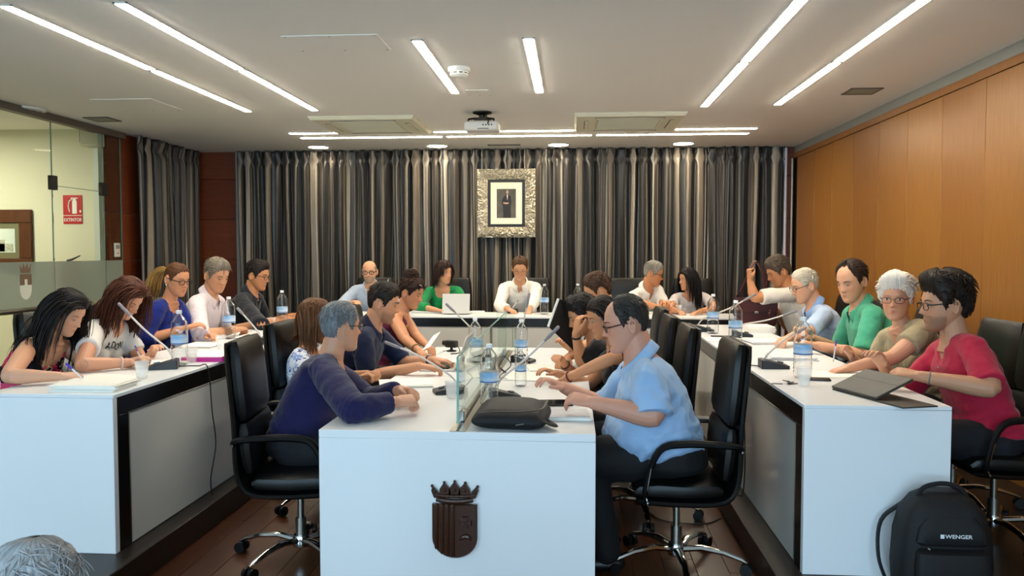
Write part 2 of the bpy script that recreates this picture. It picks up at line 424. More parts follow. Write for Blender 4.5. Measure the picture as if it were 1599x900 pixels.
def curtain(name, p0, p1, z0, z1, label, seed, pitch=.125, amp=.05):
    r = np.random.default_rng(seed)
    p0, p1 = np.array(p0), np.array(p1); Ln = np.linalg.norm(p1 - p0); dr = (p1 - p0) / Ln; nr = np.array([dr[1], -dr[0]])
    npl = int(round(Ln / pitch)); w = r.uniform(.75, 1.25, npl); w *= Ln / w.sum(); edges = np.concatenate([[0], np.cumsum(w)])
    zs = np.concatenate([np.linspace(z1, z1 - .30, 10), np.linspace(z1 - .42, z0, 12)])
    S = 12; ph = np.tile(np.arange(S) / S, npl); idx = np.repeat(np.arange(npl), S)
    ph = np.append(ph, 0.); idx = np.append(idx, npl - 1); base = edges[idx] + ph * w[idx]; base[-1] = Ln
    A = amp * r.uniform(.6, 1.25, npl)[idx]; sk = r.uniform(-.18, .18, npl)[idx]
    V = []
    u = np.linspace(0, Ln * 2.1, len(base))
    for z in zs:
        pin = math.exp(-((z - (z1 - .125)) / .045) ** 2)
        dn = min(1, max(0, (z1 - z) / 2.4))
        s = np.sin(2 * np.pi * (ph + sk * dn))
        off = (1 - .55 * pin) * A * s + .35 * A * np.sin(4 * np.pi * ph + idx * 1.7) * (1 - pin) + .012 * np.sin(base * 3.1 + z * 1.3 + seed)
        lat = base + w[idx] * (.16 + .40 * pin) * np.sin(2 * np.pi * (ph - .25) * 2) * .5 + .02 * dn * np.sin(idx * 2.3 + z * 2)
        P = p0[None] + lat[:, None] * dr[None] + off[:, None] * nr[None]
        V.append(np.column_stack([P, np.full(len(P), z)]))
    n = len(base); m = len(zs); V = np.concatenate(V)
    F = [(i * n + j, i * n + j + 1, (i + 1) * n + j + 1, (i + 1) * n + j) for i in range(m - 1) for j in range(n - 1)]
    me = bpy.data.meshes.new(name); me.from_pydata(V.tolist(), [], F)
    uvl = me.uv_layers.new(name='UVMap')
    vi = np.zeros(len(me.loops), int); me.loops.foreach_get('vertex_index', vi)
    uvl.data.foreach_set('uv', np.column_stack([u[vi % n], V[vi, 2]]).ravel())
    me.polygons.foreach_set('use_smooth', [True] * len(me.polygons))
    o = link(name, me, M_curt)
    sm = o.modifiers.new('thickness', 'SOLIDIFY'); sm.thickness = .003
    return tag(o, label, 'curtain')
curtain('curtain', (-4.12, YB - .13), (2.49, YB - .13), ZP + .02, ZC - .004, 'long grey and black striped pleated curtain across the back wall', 3)
curtain('curtain', (XL + .09, at(209, 300, X=XL + .05).y), (XL + .09, YB - .12), ZP + .02, ZC - .004, 'narrow striped pleated curtain on the left wall by the red veneer', 5, pitch=.13)

# ------------------------------------------------------------------ ceiling fittings
M_led = mat('led_diffuser', '#ffffff', .5, emit=LEDC, estr=LED)
M_ledw = mat('led_diffuser_cool', '#ffffff', .5, emit=(1.0, .93, .80), estr=LED)
M_trimw = mat('luminaire_white', '#d8d5cd', .5)
def strip(x0, x1, y0, y1, label, m=None):
    o = empty('linear_light', ((x0 + x1) / 2, (y0 + y1) / 2, ZC), 0, label, 'ceiling light', 'recessed linear ceiling lights')
    hx, hy = (x1 - x0) / 2, (y1 - y0) / 2; t = .008
    f = MB().box(-hx, hx, -hy, -hy + t, -.008, 0).box(-hx, hx, hy - t, hy, -.008, 0).box(-hx, -hx + t, -hy, hy, -.008, 0).box(hx - t, hx, -hy, hy, -.008, 0)
    f.build('frame', M_trimw, o)
    part_box('diffuser', m or M_led, o, -hx + t, hx - t, -hy + t, hy - t, -.012, -.001, .002)
h = .036
for (x, segs, nm, m) in [(-2.845, [(3.88, 5.29), (5.33, 6.93)], 'outer left', M_led), (-2.245, [(3.88, 5.33), (5.37, 6.92)], 'inner left', M_ledw),
                      (1.118, [(3.9, 5.35), (5.39, 6.97)], 'inner right', M_ledw), (1.718, [(3.9, 5.39), (5.43, 6.94)], 'outer right', M_led)]:
    for k, (a, b) in enumerate(segs):
        strip(x - h, x + h, a, b, '%s tube of the %s line of ceiling lights' % (('near', 'far')[k], nm), m)
strip(-.945, -.873, 4.69, 6.25, 'short ceiling light beside the smoke detector, left of the centre pair', M_ledw)
strip(-.291, -.219, 4.69, 6.27, 'short ceiling light right of the centre pair, above the divider', M_ledw)
for (a, b, nm) in [(-2.955, -2.43, 'short crosswise tube left of the left air conditioner'), (-1.43, .02, 'crosswise tube between the two air conditioners behind the projector'), (1.03, 1.85, 'short crosswise tube right of the right air conditioner')]:
    strip(a, b, 8.24 - h, 8.24 + h, nm)
for (a, b, nm) in [(-2.95, -1.39, 'left tube of the crosswise light line nearest the curtain'), (-1.35, .21, 'middle tube of the crosswise light line nearest the curtain'), (.25, 1.84, 'right tube of the crosswise light line nearest the curtain')]:
    strip(a, b, 8.58 - h, 8.58 + h, nm)
def downlight(x, y, label, r=.115):
    o = empty('downlight', (x, y, ZC), 0, label, 'ceiling light', 'round downlights')
    MB().lathe([(r + .02, 0), (r + .018, -.006), (r, -.008), (r - .002, -.001)], 32).build('rim', M_trimw, o)
    MB().lathe([(0, -.0065), (r - .003, -.0065), (r - .003, -.0015), (0, -.0015)], 32).build('diffuser', M_led, o)
for k, x in enumerate((-3.0, -1.58, -.16, 1.27)):
    downlight(x, 9.36, ('round downlight at the far left end of the curtain', 'round downlight left of the framed portrait', 'round downlight right of the framed portrait', 'round downlight at the right end of the curtain')[k])
downlight(-6.0, 6.6, 'round downlight in the corridor ceiling behind the glass', .1)
# cassette air conditioners
M_ac = mat('air_conditioner_cream', '#e2dec4', .5); M_acg = mat('air_conditioner_grille', '#c2bf9f', .6)
def ac(x0, x1, y0, y1, label):
    o = empty('air_conditioner', ((x0 + x1) / 2, (y0 + y1) / 2, ZC), 0, label, 'air conditioner', 'cassette air conditioners')
    hx, hy = (x1 - x0) / 2, (y1 - y0) / 2
    V = []; 
    for s, z in ((1, 0), (1, -.012), (.96, -.034), (.60, -.036), (.58, -.028)):
        V += [(sx * hx * s, sy * hy * s, z) for sx, sy in ((-1, -1), (1, -1), (1, 1), (-1, 1))]
    MB().add(V, ringfaces(5, 4, caps=False)).build('panel', M_ac, o, angle=20)
    g = part_box('intake_grille', M_acg, o, -hx * .58, hx * .58, -hy * .58, hy * .58, -.034, -.026, .003)
    for k in range(20):
        y = -hy * .56 + k * hy * 1.12 / 19
        part_box('slat', M_ac, g, -hx * .56, hx * .56, y - .006, y + .006, -.038, -.033)
    for sx, sy in ((0, -1), (0, 1), (-1, 0), (1, 0)):
        c = .78
        if sy: part_box('air_outlet', M_blackm, o, -hx * .62, hx * .62, sy * hy * c - .02, sy * hy * c + .02, -.0375, -.03); part_box('louvre', M_ac, o, -hx * .6, hx * .6, sy * hy * c - .012, sy * hy * c + .02, -.043, -.037, .002)
        else: part_box('air_outlet', M_blackm, o, sx * hx * c - .02, sx * hx * c + .02, -hy * .5, hy * .5, -.0375, -.03); part_box('louvre', M_ac, o, sx * hx * c - .012, sx * hx * c + .02, -hy * .48, hy * .48, -.043, -.037, .002)
ac(-2.42, -1.44, 7.24, 8.2, 'square cream ceiling air conditioner left of the projector')
ac(.02, 1.02, 7.24, 8.2, 'square cream ceiling air conditioner right of the projector')
# smoke detector
q = at(717, 106, Z=ZC)
sd = empty('smoke_detector', (q.x, q.y, ZC), 0, 'round white smoke detector on the ceiling', 'smoke detector')
MB().lathe([(0, 0), (.075, 0), (.075, -.02), (.07, -.026), (0, -.026)], 28).build('base', M_white, sd)
MB().lathe([(.062, -.026), (.062, -.05), (.045, -.064), (0, -.066)], 28).build('sensor_head', M_white, sd)
for k in range(10):
    t = k * 2 * math.pi / 10
    MB().tube([(.0625 * math.cos(t - .2), .0625 * math.sin(t - .2), -.040), (.0635 * math.cos(t + .2), .0635 * math.sin(t + .2), -.040)], .0035, 4).build('slot', M_blackm, sd)
# ceiling vents and hatches
def vent(px0, py0, w, d, label, n=5):
    q = at(px0, py0, Z=ZC)
    o = empty('ceiling_vent', (q.x, q.y, ZC), 0, label, 'vent')
    f = MB().box(-w, w, -d, -d + .015, -.008, 0).box(-w, w, d - .015, d, -.008, 0).box(-w, -w + .015, -d, d, -.008, 0).box(w - .015, w, -d, d, -.008, 0)
    f.build('frame', M_taupe, o)
    part_box('backing', mat('vent_back', '#8a8263', .6), o, -w + .01, w - .01, -d + .01, d - .01, -.003, 0)
    for k in range(n):
        y = -d + .02 + (k + .5) * (2 * d - .04) / n
        part_box('slat', mat('vent_slat', '#a39b7c', .5), o, -w + .015, w - .015, y - .006, y + .006, -.007, -.004)
vent(1346, 142, .12, .12, 'small square ceiling grille near the wood veneer wall')
vent(160, 186, .12, .12, 'small square ceiling grille near the glass wall')
vent(787, 226, .19, .025, 'slim ceiling slot vent above the framed portrait', 2)
def hatch(x0, x1, y0, y1, label):
    o = empty('ceiling_hatch', ((x0 + x1) / 2, (y0 + y1) / 2, ZC), 0, label, 'hatch')
    hx, hy = (x1 - x0) / 2, (y1 - y0) / 2
    part_box('cover', M_plaster, o, -hx, hx, -hy, hy, -.006, 0, .0015)
    for sx in (-.93, 0, .93):
        for sy in (-.9, .9):
            MB().lathe([(0, -.0075), (.006, -.0075), (.006, -.005), (0, -.005)], 8, (sx * hx, sy * hy, 0)).build('screw', M_grey, o)
hatch(-1.675, -1.11, 4.55, 4.9, 'thin white rectangular access hatch left of the smoke detector')
q0, q1, q2 = at(140, 155, Z=ZC), at(240, 155, Z=ZC), at(190, 173, Z=ZC)
hatch(q0.x, q1.x, q0.y, q2.y, 'white access hatch in the ceiling near the glass wall')
q = at(745, 140, Z=ZC)
hatch(q.x - .09, q.x + .09, q.y, q.y + .2, 'small white access hatch behind the smoke detector')
# projector
pj = empty('projector', (-.80, 7.15, ZC), 0, 'white projector hanging from a black ceiling mount', 'projector')
mt = MB().lathe([(0, 0), (.085, 0), (.085, -.012), (.03, -.03), (.028, -.06), (0, -.06)], 20).box(-.075, .075, -.075, .075, -.068, -.058, .003)
for sx in (-1, 1):
    for sy in (-1, 1):
        mt.tube([(sx * .05, sy * .05, -.062), (sx * .11, sy * .09, -.075), (sx * .115, sy * .095, -.095)], .009, 6)
mt.build('ceiling_mount', M_blackm, pj)
part_box('case', mat('projector_white', '#d2cfc9', .45), pj, -.15, .15, -.11, .11, -.175, -.09, .014)
part_box('vent_slot', M_blackm, pj, -.03, .07, -.112, -.108, -.163, -.157)
for k in range(4):
    MB().lathe([(0, 0), (.007, 0), (.007, .004), (0, .004)], 8, (0, 0, 0)).build('socket', M_blackm, pj).matrix_local = Matrix.Translation((.02 + .025 * k, -.1095, -.128)) @ Matrix.Rotation(math.pi / 2, 4, 'X')
MB().tube(bez([(.06, -.105, -.12), (.07, -.15, -.10), (.05, -.09, -.06), (.03, -.02, -.01)], 12), .006, 6).build('cable', M_blackm, pj)
MB().lathe([(0, 0), (.03, 0), (.034, .02), (.03, .03), (0, .024)], 16).build('lens', M_blackm, pj).matrix_local = Matrix.Translation((-.06, .11, -.13)) @ Matrix.Rotation(-math.pi / 2, 4, 'X')

# ------------------------------------------------------------------ framed portrait on the curtain
a, b = at(745, 264, Y=YB - .31), at(836, 371, Y=YB - .31)
fx0, fx1, fz0, fz1 = a.x, b.x, b.z, a.z
fr = empty('portrait_frame', ((fx0 + fx1) / 2, YB - .265, fz0), 0, 'ornate silver framed portrait photograph hanging on the striped curtain', 'picture')
w, hgt = (fx1 - fx0) / 2, fz1 - fz0; bw = .125
M_silver = mat('silver_leaf', '#dcd5c2', .35, metal=.75, var='#8d8471', vscale=60, bump=.6, bscale=90)
rr = random.Random(4)
def side(p0, p1, q0, q1):
    # moulding as a lofted strip with chased relief, mitred at the corners (p outer, q inner)
    n = 60; m = 9; V = []
    for i in range(n + 1):
        t = i / n
        o_ = np.array(p0) * (1 - t) + np.array(p1) * t; i_ = np.array(q0) * (1 - t) + np.array(q1) * t
        for j in range(m + 1):
            s = j / m; pt = o_ * (1 - s) + i_ * s
            d = .02 + .035 * math.sin(math.pi * (.15 + .75 * s)) + (0 if j in (0, m) else rr.uniform(-.012, .012))
            V.append((pt[0], -d, pt[1]))
    F = [(i * (m + 1) + j, (i + 1) * (m + 1) + j, (i + 1) * (m + 1) + j + 1, i * (m + 1) + j + 1) for i in range(n) for j in range(m)]
    return V, F
oc = [(-w, 0), (w, 0), (w, hgt), (-w, hgt)]; ic = [(-w + bw, bw), (w - bw, bw), (w - bw, hgt - bw), (-w + bw, hgt - bw)]
for k in range(4):
    MB().add(*side(oc[k], oc[(k + 1) % 4], ic[k], ic[(k + 1) % 4])).build('moulding', M_silver, fr, angle=25)
part_box('backing', M_blackm, fr, -w + .01, w - .01, -.02, .03, .01, hgt - .01)
part_box('black_slip', mat('slip_black', '#0d0c0b', .5), fr, -w + bw - .01, w - bw + .01, -.024, -.018, bw - .01, hgt - bw + .01)
mw, mh0, mh1 = w - bw - .035, bw + .035, hgt - bw - .035
part_box('mat_board', mat('mat_cream', '#e6e0c6', .7), fr, -mw, mw, -.027, -.023, mh0, mh1)
pw_, pz0, pz1 = .115, mh0 + .072, mh0 + .072 + .345
part_box('photograph', mat('photo_ground', '#3b3834', .6, var='#55514b', vscale=8), fr, -pw_, pw_, -.0285, -.026, pz0, pz1)
# a plain generic standing figure in a dark suit, arms folded
def flat(pts, y, name, m):
    n = len(pts); V = [(x, y, z) for x, z in pts] + [(x, y + .0008, z) for x, z in pts]
    MB().add(V, [tuple(range(n)), tuple(range(2 * n - 1, n - 1, -1))] + [(k, (k + 1) % n, n + (k + 1) % n, n + k) for k in range(n)]).build(name, m, fr, smooth=False)
S = lambda L: [(x * .115 + .004, pz0 + z * .345) for x, z in L]
flat(S([(-.35, 0), (.45, 0), (.42, .35), (.5, .55), (.42, .74), (.2, .80), (-.08, .80), (-.38, .70), (-.52, .55), (-.38, .42)]), -.0296, 'suit_figure', mat('photo_suit', '#16161a', .6))
flat(S([(.0, .80), (.14, .80), (.07, .60)]), -.0304, 'shirt_front', mat('photo_shirt', '#c9c6c0', .6))
flat(S([(.07 + .13 * math.cos(t), .89 + .065 * math.sin(t)) for t in np.linspace(0, 2 * math.pi, 14)[:-1]]), -.0304, 'face', mat('photo_skin', '#a98670', .6))
flat(S([(-.35, .50), (-.1, .47), (.2, .49), (.2, .54), (-.1, .53), (-.35, .55)]), -.0304, 'folded_hands', mat('photo_skin', '#a98670', .6))

for sx in (-.85, .62):
    MB().tube([(sx * w, .0, hgt - .03), (sx * w, .0, ZC - fz0)], .0025, 6).build('hanging_wire', M_steel, fr)
# ------------------------------------------------------------------ desks
ZT, ZD = .856, .73                                    # tops of the raised desks and of the middle desk
M_lam = mat('white_laminate', '#eceef0', .28, spec=.5, bump=.01, bscale=300)
M_panel = mat('white_gloss_panel', '#cfcdc6', .12, spec=.6)
M_blackl = mat('black_laminate', '#0c0a09', .25)
M_alu = mat('aluminium', '#a7a39a', .32, metal=1.)
def side_desk(label, xi, xo, y0, y1):
    """desk running along Y: xi inner (room) face, xo outer (people) edge"""
    s = 1 if xi > xo else -1
    o = empty('council_desk', (xi, y0, ZP), 0, label, 'desk')
    h = ZT - ZP; D = abs(xo - xi); Ln = y1 - y0
    def B(n, m, a, b, y0, y1, z0, z1, bev=.002):      # a, b: distance behind the inner face
        x0, x1 = sorted((-s * a, -s * b)); return part_box(n, m, o, x0, x1, y0, y1, z0, z1, bev)
    B('desk_top', M_lam, 0, D, 0, Ln, h - .016, h, .002)
    B('end_panel', M_lam, .004, D, 0, .035, 0, h - .0165)
    B('end_panel', M_lam, .004, D, Ln - .035, Ln, 0, h - .0165)
    B('fascia', M_blackl, .003, .04, .036, Ln - .036, h - .10, h - .017)
    B('stile', M_blackl, .003, .04, .036, .125, .0, h - .1005)
    B('edge_trim', M_alu, .001, .02, .126, Ln - .04, h - .107, h - .101, .001)
    B('edge_trim', M_alu, .001, .02, .126, .131, .0, h - .108, .001)
    y = .132
    k = max(1, round((Ln - .17) / 1.25)); w = (Ln - .17) / k
    for i in range(k):
        B('panel', M_panel, .006, .024, y + .0015, y + w - .0015, .004, h - .108, .001); y += w
    for yy in np.linspace(.7, Ln - .7, 3): B('bracket', M_alu, .05, D - .1, yy - .015, yy + .015, h - .05, h - .017)
    return o
side_desk('white council desk with black fascia along the left, by the glass wall', -2.048, -2.66, 3.42, 7.55)
side_desk('white council desk with black fascia along the right, by the wood wall', .975, 1.575, 3.42, 7.14)
bd = empty('council_desk', (-2.78, 7.85, ZP), 0, 'white council desk with black fascia across the back, under the portrait', 'desk')
h = ZT - ZP; Ln = 1.62 + 2.78
part_box('desk_top', M_lam, bd, 0, Ln, 0, .6, h - .016, h, .002)
part_box('fascia', M_blackl, bd, .036, Ln - .036, .003, .04, h - .10, h - .017, .002)
part_box('edge_trim', M_alu, bd, .04, Ln - .04, .001, .02, h - .107, h - .101, .001)
for x in (0, Ln - .035): part_box('end_panel', M_lam, bd, x, x + .035, .004, .6, 0, h - .0165, .002)
for i in range(4):
    w = (Ln - .08) / 4; part_box('panel', M_panel, bd, .04 + i * w + .0015, .04 + (i + 1) * w - .0015, .006, .024, .004, h - .108, .001)
# middle desk
CX0, CX1, CY0, CY1 = -1.09, .103, 3.36, 6.38
cd = empty('council_desk', (CX0, CY0, 0), 0, 'white middle council desk with the brown crest on its front', 'desk')
w, Ln = CX1 - CX0, CY1 - CY0
part_box('desk_top', M_lam, cd, 0, w, 0, Ln, ZD - .035, ZD, .002)
part_box('front_panel', M_lam, cd, 0, w, 0, .035, 0, ZD - .0352, .002)
part_box('end_panel', M_lam, cd, 0, w, Ln - .035, Ln, 0, ZD - .0352, .002)
part_box('spine_panel', M_panel, cd, w / 2 - .02, w / 2 + .02, .036, Ln - .036, .05, ZD - .036)
XD = -.485
part_box('cable_channel', M_alu, cd, XD - .035 - CX0, XD + .035 - CX0, .002, Ln - .2, ZD, ZD + .003, .001)
part_box('channel_slot', M_blackl, cd, XD - .006 - CX0, XD + .006 - CX0, .004, Ln - .2, ZD + .003, ZD + .0036)
# glass divider standing on the middle desk
gd = empty('glass_divider', (XD - .012, 3.46, ZD + .003), 0, 'clear glass divider running down the middle desk', 'divider')
M_pane = mat('divider_glass', '#e9f5f0', .0, trans=1., ior=1.10, spec=.5)
M_paneedge = mat('divider_glass_edge', '#86b3a8', .15, spec=.6)
gh = .305
for (a, b) in ((0, 1.40), (1.42, 2.56)):
    p = part_box('pane', M_pane, gd, -.005, .005, a, b, .012, gh)
    e = MB()
    for (y0, y1, z0, z1) in ((a - .0015, a, .012, gh), (b, b + .0015, .012, gh), (a, b, gh, gh + .0015)): e.box(-.005, .005, y0, y1, z0, z1)
    e.build('polished_edge', M_paneedge, p)
part_box('pane', M_pane, gd, -.07, .07, 2.57, 2.58, .012, gh)
for yy in (.12, 1.2, 1.55, 2.4):
    part_box('clamp', M_alu, gd, -.016, .016, yy - .03, yy + .03, 0, .05, .004)
MB().tube([(.006, 1.41, 0), (.006, 1.41, gh + .01)], .006, 8).build('upright', M_alu, gd)
# crest on the front of the middle desk
ca, cb = at(676, 785, Y=CY0), at(746, 870, Y=CY0); ct = at(708, 750, Y=CY0)
M_crest = mat('crest_brown', '#3c2013', .28, spec=.5, bump=.08, bscale=50, coat=.3)
cr = empty('coat_of_arms', ((ca.x + cb.x) / 2, CY0 - .001, cb.z), 0, 'dark brown carved crest with crown on the white desk front', 'emblem')
hw, sh_, th_ = (cb.x - ca.x) / 2, ca.z - cb.z, ct.z - cb.z
def shield(hw, h, y0, y1, b=.004):
    n = 14; arc = [(hw * math.cos(t), hw * .9 + hw * .9 * -math.sin(t)) for t in np.linspace(0, math.pi, 2 * n)]
    out = [(-hw, h)] + [(hw, h)] + arc
    V = [(x, y1, z) for x, z in out] + [(x, y0 + b, z) for x, z in out] + [(x * (1 - b / hw), y0, (z - h / 2) * (1 - 2 * b / h) + h / 2) for x, z in out]
    m = len(out); return V, ringfaces(3, m)
MB().add(*shield(hw, sh_, -.024, 0)).build('shield', M_crest, cr, angle=30)
for k in range(4):
    x = -hw * .80 + k * hw * .24
    zb = hw * .9 - math.sqrt(max(0, 1 - (x / hw) ** 2)) * hw * .9 + .012
    MB().tube([(x, -.024, zb), (x, -.024, sh_ - .004)], .0095, 8, round_ends=True).build('pale', M_crest, cr)
cx_, cz_ = hw * .5, sh_ * .68
xs = MB()
for t in range(4):
    d = (math.cos(t * math.pi / 2), math.sin(t * math.pi / 2)); pr_ = (-d[1], d[0])
    q = [(cx_ + d[0] * .004 + pr_[0] * .003 * k, cz_ + d[1] * .004 + pr_[1] * .003 * k) for k in (-1, 1)] + [(cx_ + d[0] * .027 + pr_[0] * .013 * k, cz_ + d[1] * .027 + pr_[1] * .013 * k) for k in (1, -1)]
    xs.add([(x, -.026, z) for x, z in q] + [(cx_ + (x - cx_) * .85, -.036, cz_ + (z - cz_) * .85) for x, z in q], ringfaces(2, 4))
xs.build('cross', M_crest, cr, angle=20)
cz2 = sh_ * .32
MB().tube([(cx_ + .024 * math.cos(t), -.027, cz2 + .022 * math.sin(t)) for t in np.linspace(.15, math.pi - .15, 12)], [.002, .005, .007, .009, .010, .011, .011, .010, .009, .007, .005, .002], 8).build('crescent', M_crest, cr)
crn = MB()
zc0, zc1 = sh_ + .006, th_
cw = hw * .80
crn.add(*tube([(x, -.012 - .012 * (1 - (x / cw) ** 2), zc0 + .012 - .004 * (1 - (x / cw) ** 2)) for x in np.linspace(-cw, cw, 13)], .011, 8))
crn.add(*tube([(x * 1.06, -.014 - .012 * (1 - (x / cw) ** 2), zc0 + .030) for x in np.linspace(-cw, cw, 13)], .006, 8))
for k, (x, l, lean, wd) in enumerate([(-cw * .98, .052, -.022, .016), (-cw * .52, .067, -.005, .026), (0, .072, 0, .027), (cw * .52, .067, .005, .026), (cw * .98, .052, .022, .016)]):
    z0 = zc0 + .02; zt = z0 + (zc1 - z0) * l / .072
    P = [(x - wd, z0), (x + wd, z0), (x + wd * .9 + lean * .6, z0 + (zt - z0) * .55), (x + lean, zt), (x - wd * .9 + lean * .6, z0 + (zt - z0) * .55)]
    crn.add([(a, 0, b) for a, b in P] + [(a * .97, -.018, b) for a, b in P], ringfaces(2, 5))
    crn.lathe([(0, .007), (.005, .005), (.007, 0), (.005, -.005), (0, -.007)], 8, (x + lean * .5, -.02, z0 + (zt - z0) * .5))
    crn.lathe([(0, .007), (.005, .005), (.007, 0), (.005, -.005), (0, -.007)], 8, (x + lean, -.012, zt - .003))
for x in np.linspace(-cw * .8, cw * .8, 7): crn.lathe([(0, .004), (.004, 0), (0, -.004)], 6, (x, -.034 + .012 * (x / cw) ** 2, zc0 + .03))
crn.build('crown', M_crest, cr, angle=30)

# ------------------------------------------------------------------ office chair (faces local +X)
M_leather = mat('black_leather', '#090908', .36, spec=.4, bump=.12, bscale=220, var='#0d0d0c', vscale=5)
M_plast = mat('black_plastic', '#080808', .42, spec=.4)
M_chrome = mat('chrome', '#c9c9c9', .10, metal=1.)
def pad(path, hw, th, n=14, bulge=.35):
    """upholstered pad following a side profile (x, z); hw half width, th half thickness"""
    P = np.array([(x, 0, z) for x, z in path], float); T = np.gradient(P, axis=0); T /= np.linalg.norm(T, axis=1)[:, None]
    Nn = np.stack([-T[:, 2], T[:, 1] * 0, T[:, 0]], -1)
    a = np.arange(n) * 2 * math.pi / n; rows = []
    hws = np.broadcast_to(hw, (len(P),)); m = len(P)
    e = np.array([.55 if i in (0, m - 1) else (.9 if i in (1, m - 2) else 1.) for i in range(m)])
    c = np.sign(np.cos(a)) * np.abs(np.cos(a)) ** .35; s = np.sign(np.sin(a)) * np.abs(np.sin(a)) ** .6
    for i in range(m):
        rows.append(P[i] + np.outer(c * hws[i] * (1 - (1 - e[i]) * .12), [0, 1, 0]) + np.outer(s * th * e[i], Nn[i]))
    return np.concatenate(rows), ringfaces(m, n)
def make_chair():
    o = empty('office_chair', (0, 0, 0))
    # one bent shell: seat underside -> back
    sp_ = [(.205, .385), (.15, .375), (0, .37), (-.155, .378), (-.22, .42), (-.245, .52), (-.252, .70), (-.272, .92), (-.29, 1.08)]
    shell = [(p[0], p[1]) for p in bez([(a, b, 0) for a, b in sp_], 26)]
    MB().add(*pad(shell, np.interp(np.linspace(0, 1, 26), [0, .3, .6, 1], [.235, .25, .25, .225]), .017)).build('shell', M_plast, o)
    MB().add(*pad([(-.175, .425), (-.15, .432), (0, .425), (.11, .43), (.19, .425), (.212, .412)], .243, .042)).build('seat', M_leather, o)
    lo = [(-.188, .48), (-.195, .52), (-.205, .60), (-.210, .68), (-.213, .71)]
    MB().add(*pad(lo, .235, .036)).build('lumbar_pad', M_leather, o)
    hi = [(-.214, .725), (-.217, .76), (-.229, .86), (-.241, .98), (-.251, 1.06), (-.255, 1.085)]
    MB().add(*pad(hi, np.array([.232, .232, .23, .225, .215, .21]), .036)).build('backrest', M_leather, o)
    for s in (-1, 1):
        y = s * .275
        path = bez([(-.25, s * .245, .62), (-.225, y, .645), (-.13, y, .652), (.0, y, .655), (.10, y, .635), (.15, y, .55), (.175, y, .43), (.16, s * .255, .385)], 26)
        ar = MB().tube(path, np.interp(np.linspace(0, 1, 26), [0, .1, .5, .7, 1], [.016, .02, .024, .02, .012]), 8, flat=.75).build('armrest', M_plast, o)
        MB().tube([(.165, y + s * .004, .40), (.172, y + s * .004, .42), (.15, y + s * .021, .55)], .004, 6).build('chrome_rod', M_chrome, ar)
        for kx, ky, kz in ((.163, y + s * .008, .392), (-.248, s * .272, .622)):
            MB().lathe([(0, .008), (.007, .004), (.007, -.004), (0, -.008)], 10, (kx, ky, kz)).build('chrome_cap', M_chrome, ar)
    MB().box(-.1, .1, -.09, .09, .325, .36, .01).build('tilt_mechanism', M_plast, o)
    MB().lathe([(0, .325), (.016, .325), (.016, .20), (.026, .20), (.026, .075), (0, .075)], 16).build('gas_lift', M_alu, o)
    MB().lathe([(0, .115), (.035, .115), (.045, .09), (.04, .06), (0, .06)], 18).build('hub', M_chrome, o)
    for k in range(5):
        t = k * 2 * math.pi / 5 + .35; d = np.array([math.cos(t), math.sin(t), 0])
        path = [d * r + np.array([0, 0, z]) for r, z in ((.03, .09), (.12, .105), (.22, .095), (.30, .072), (.325, .06))]
        leg = MB().tube(path, [.022, .021, .018, .015, .011], 8, flat=.7, up=(0, 0, 1)).build('base_arm', M_chrome, o)
        c = d * .322; pr_ = np.array([-d[1], d[0], 0]); cs = MB()
        for s in (-1, 1):
            ax = [c + pr_ * s * .010 + np.array([0, 0, .029]), c + pr_ * s * .028 + np.array([0, 0, .029])]
            cs.tube(ax, .0275, 14)
        cs.tube([c + np.array([0, 0, .03]), c + np.array([0, 0, .062])], .009, 8)
        cs.build('caster', M_plast, leg)
    return o
CHAIR = make_chair(); chair_used = False
def chair(x, y, z, deg, label):
    global chair_used
    o = CHAIR if not chair_used else copy_tree(CHAIR)
    chair_used = True
    o.location = (x, y, z); o.rotation_euler = (0, 0, math.radians(deg))
    return tag(o, label, 'chair', 'black office chairs')

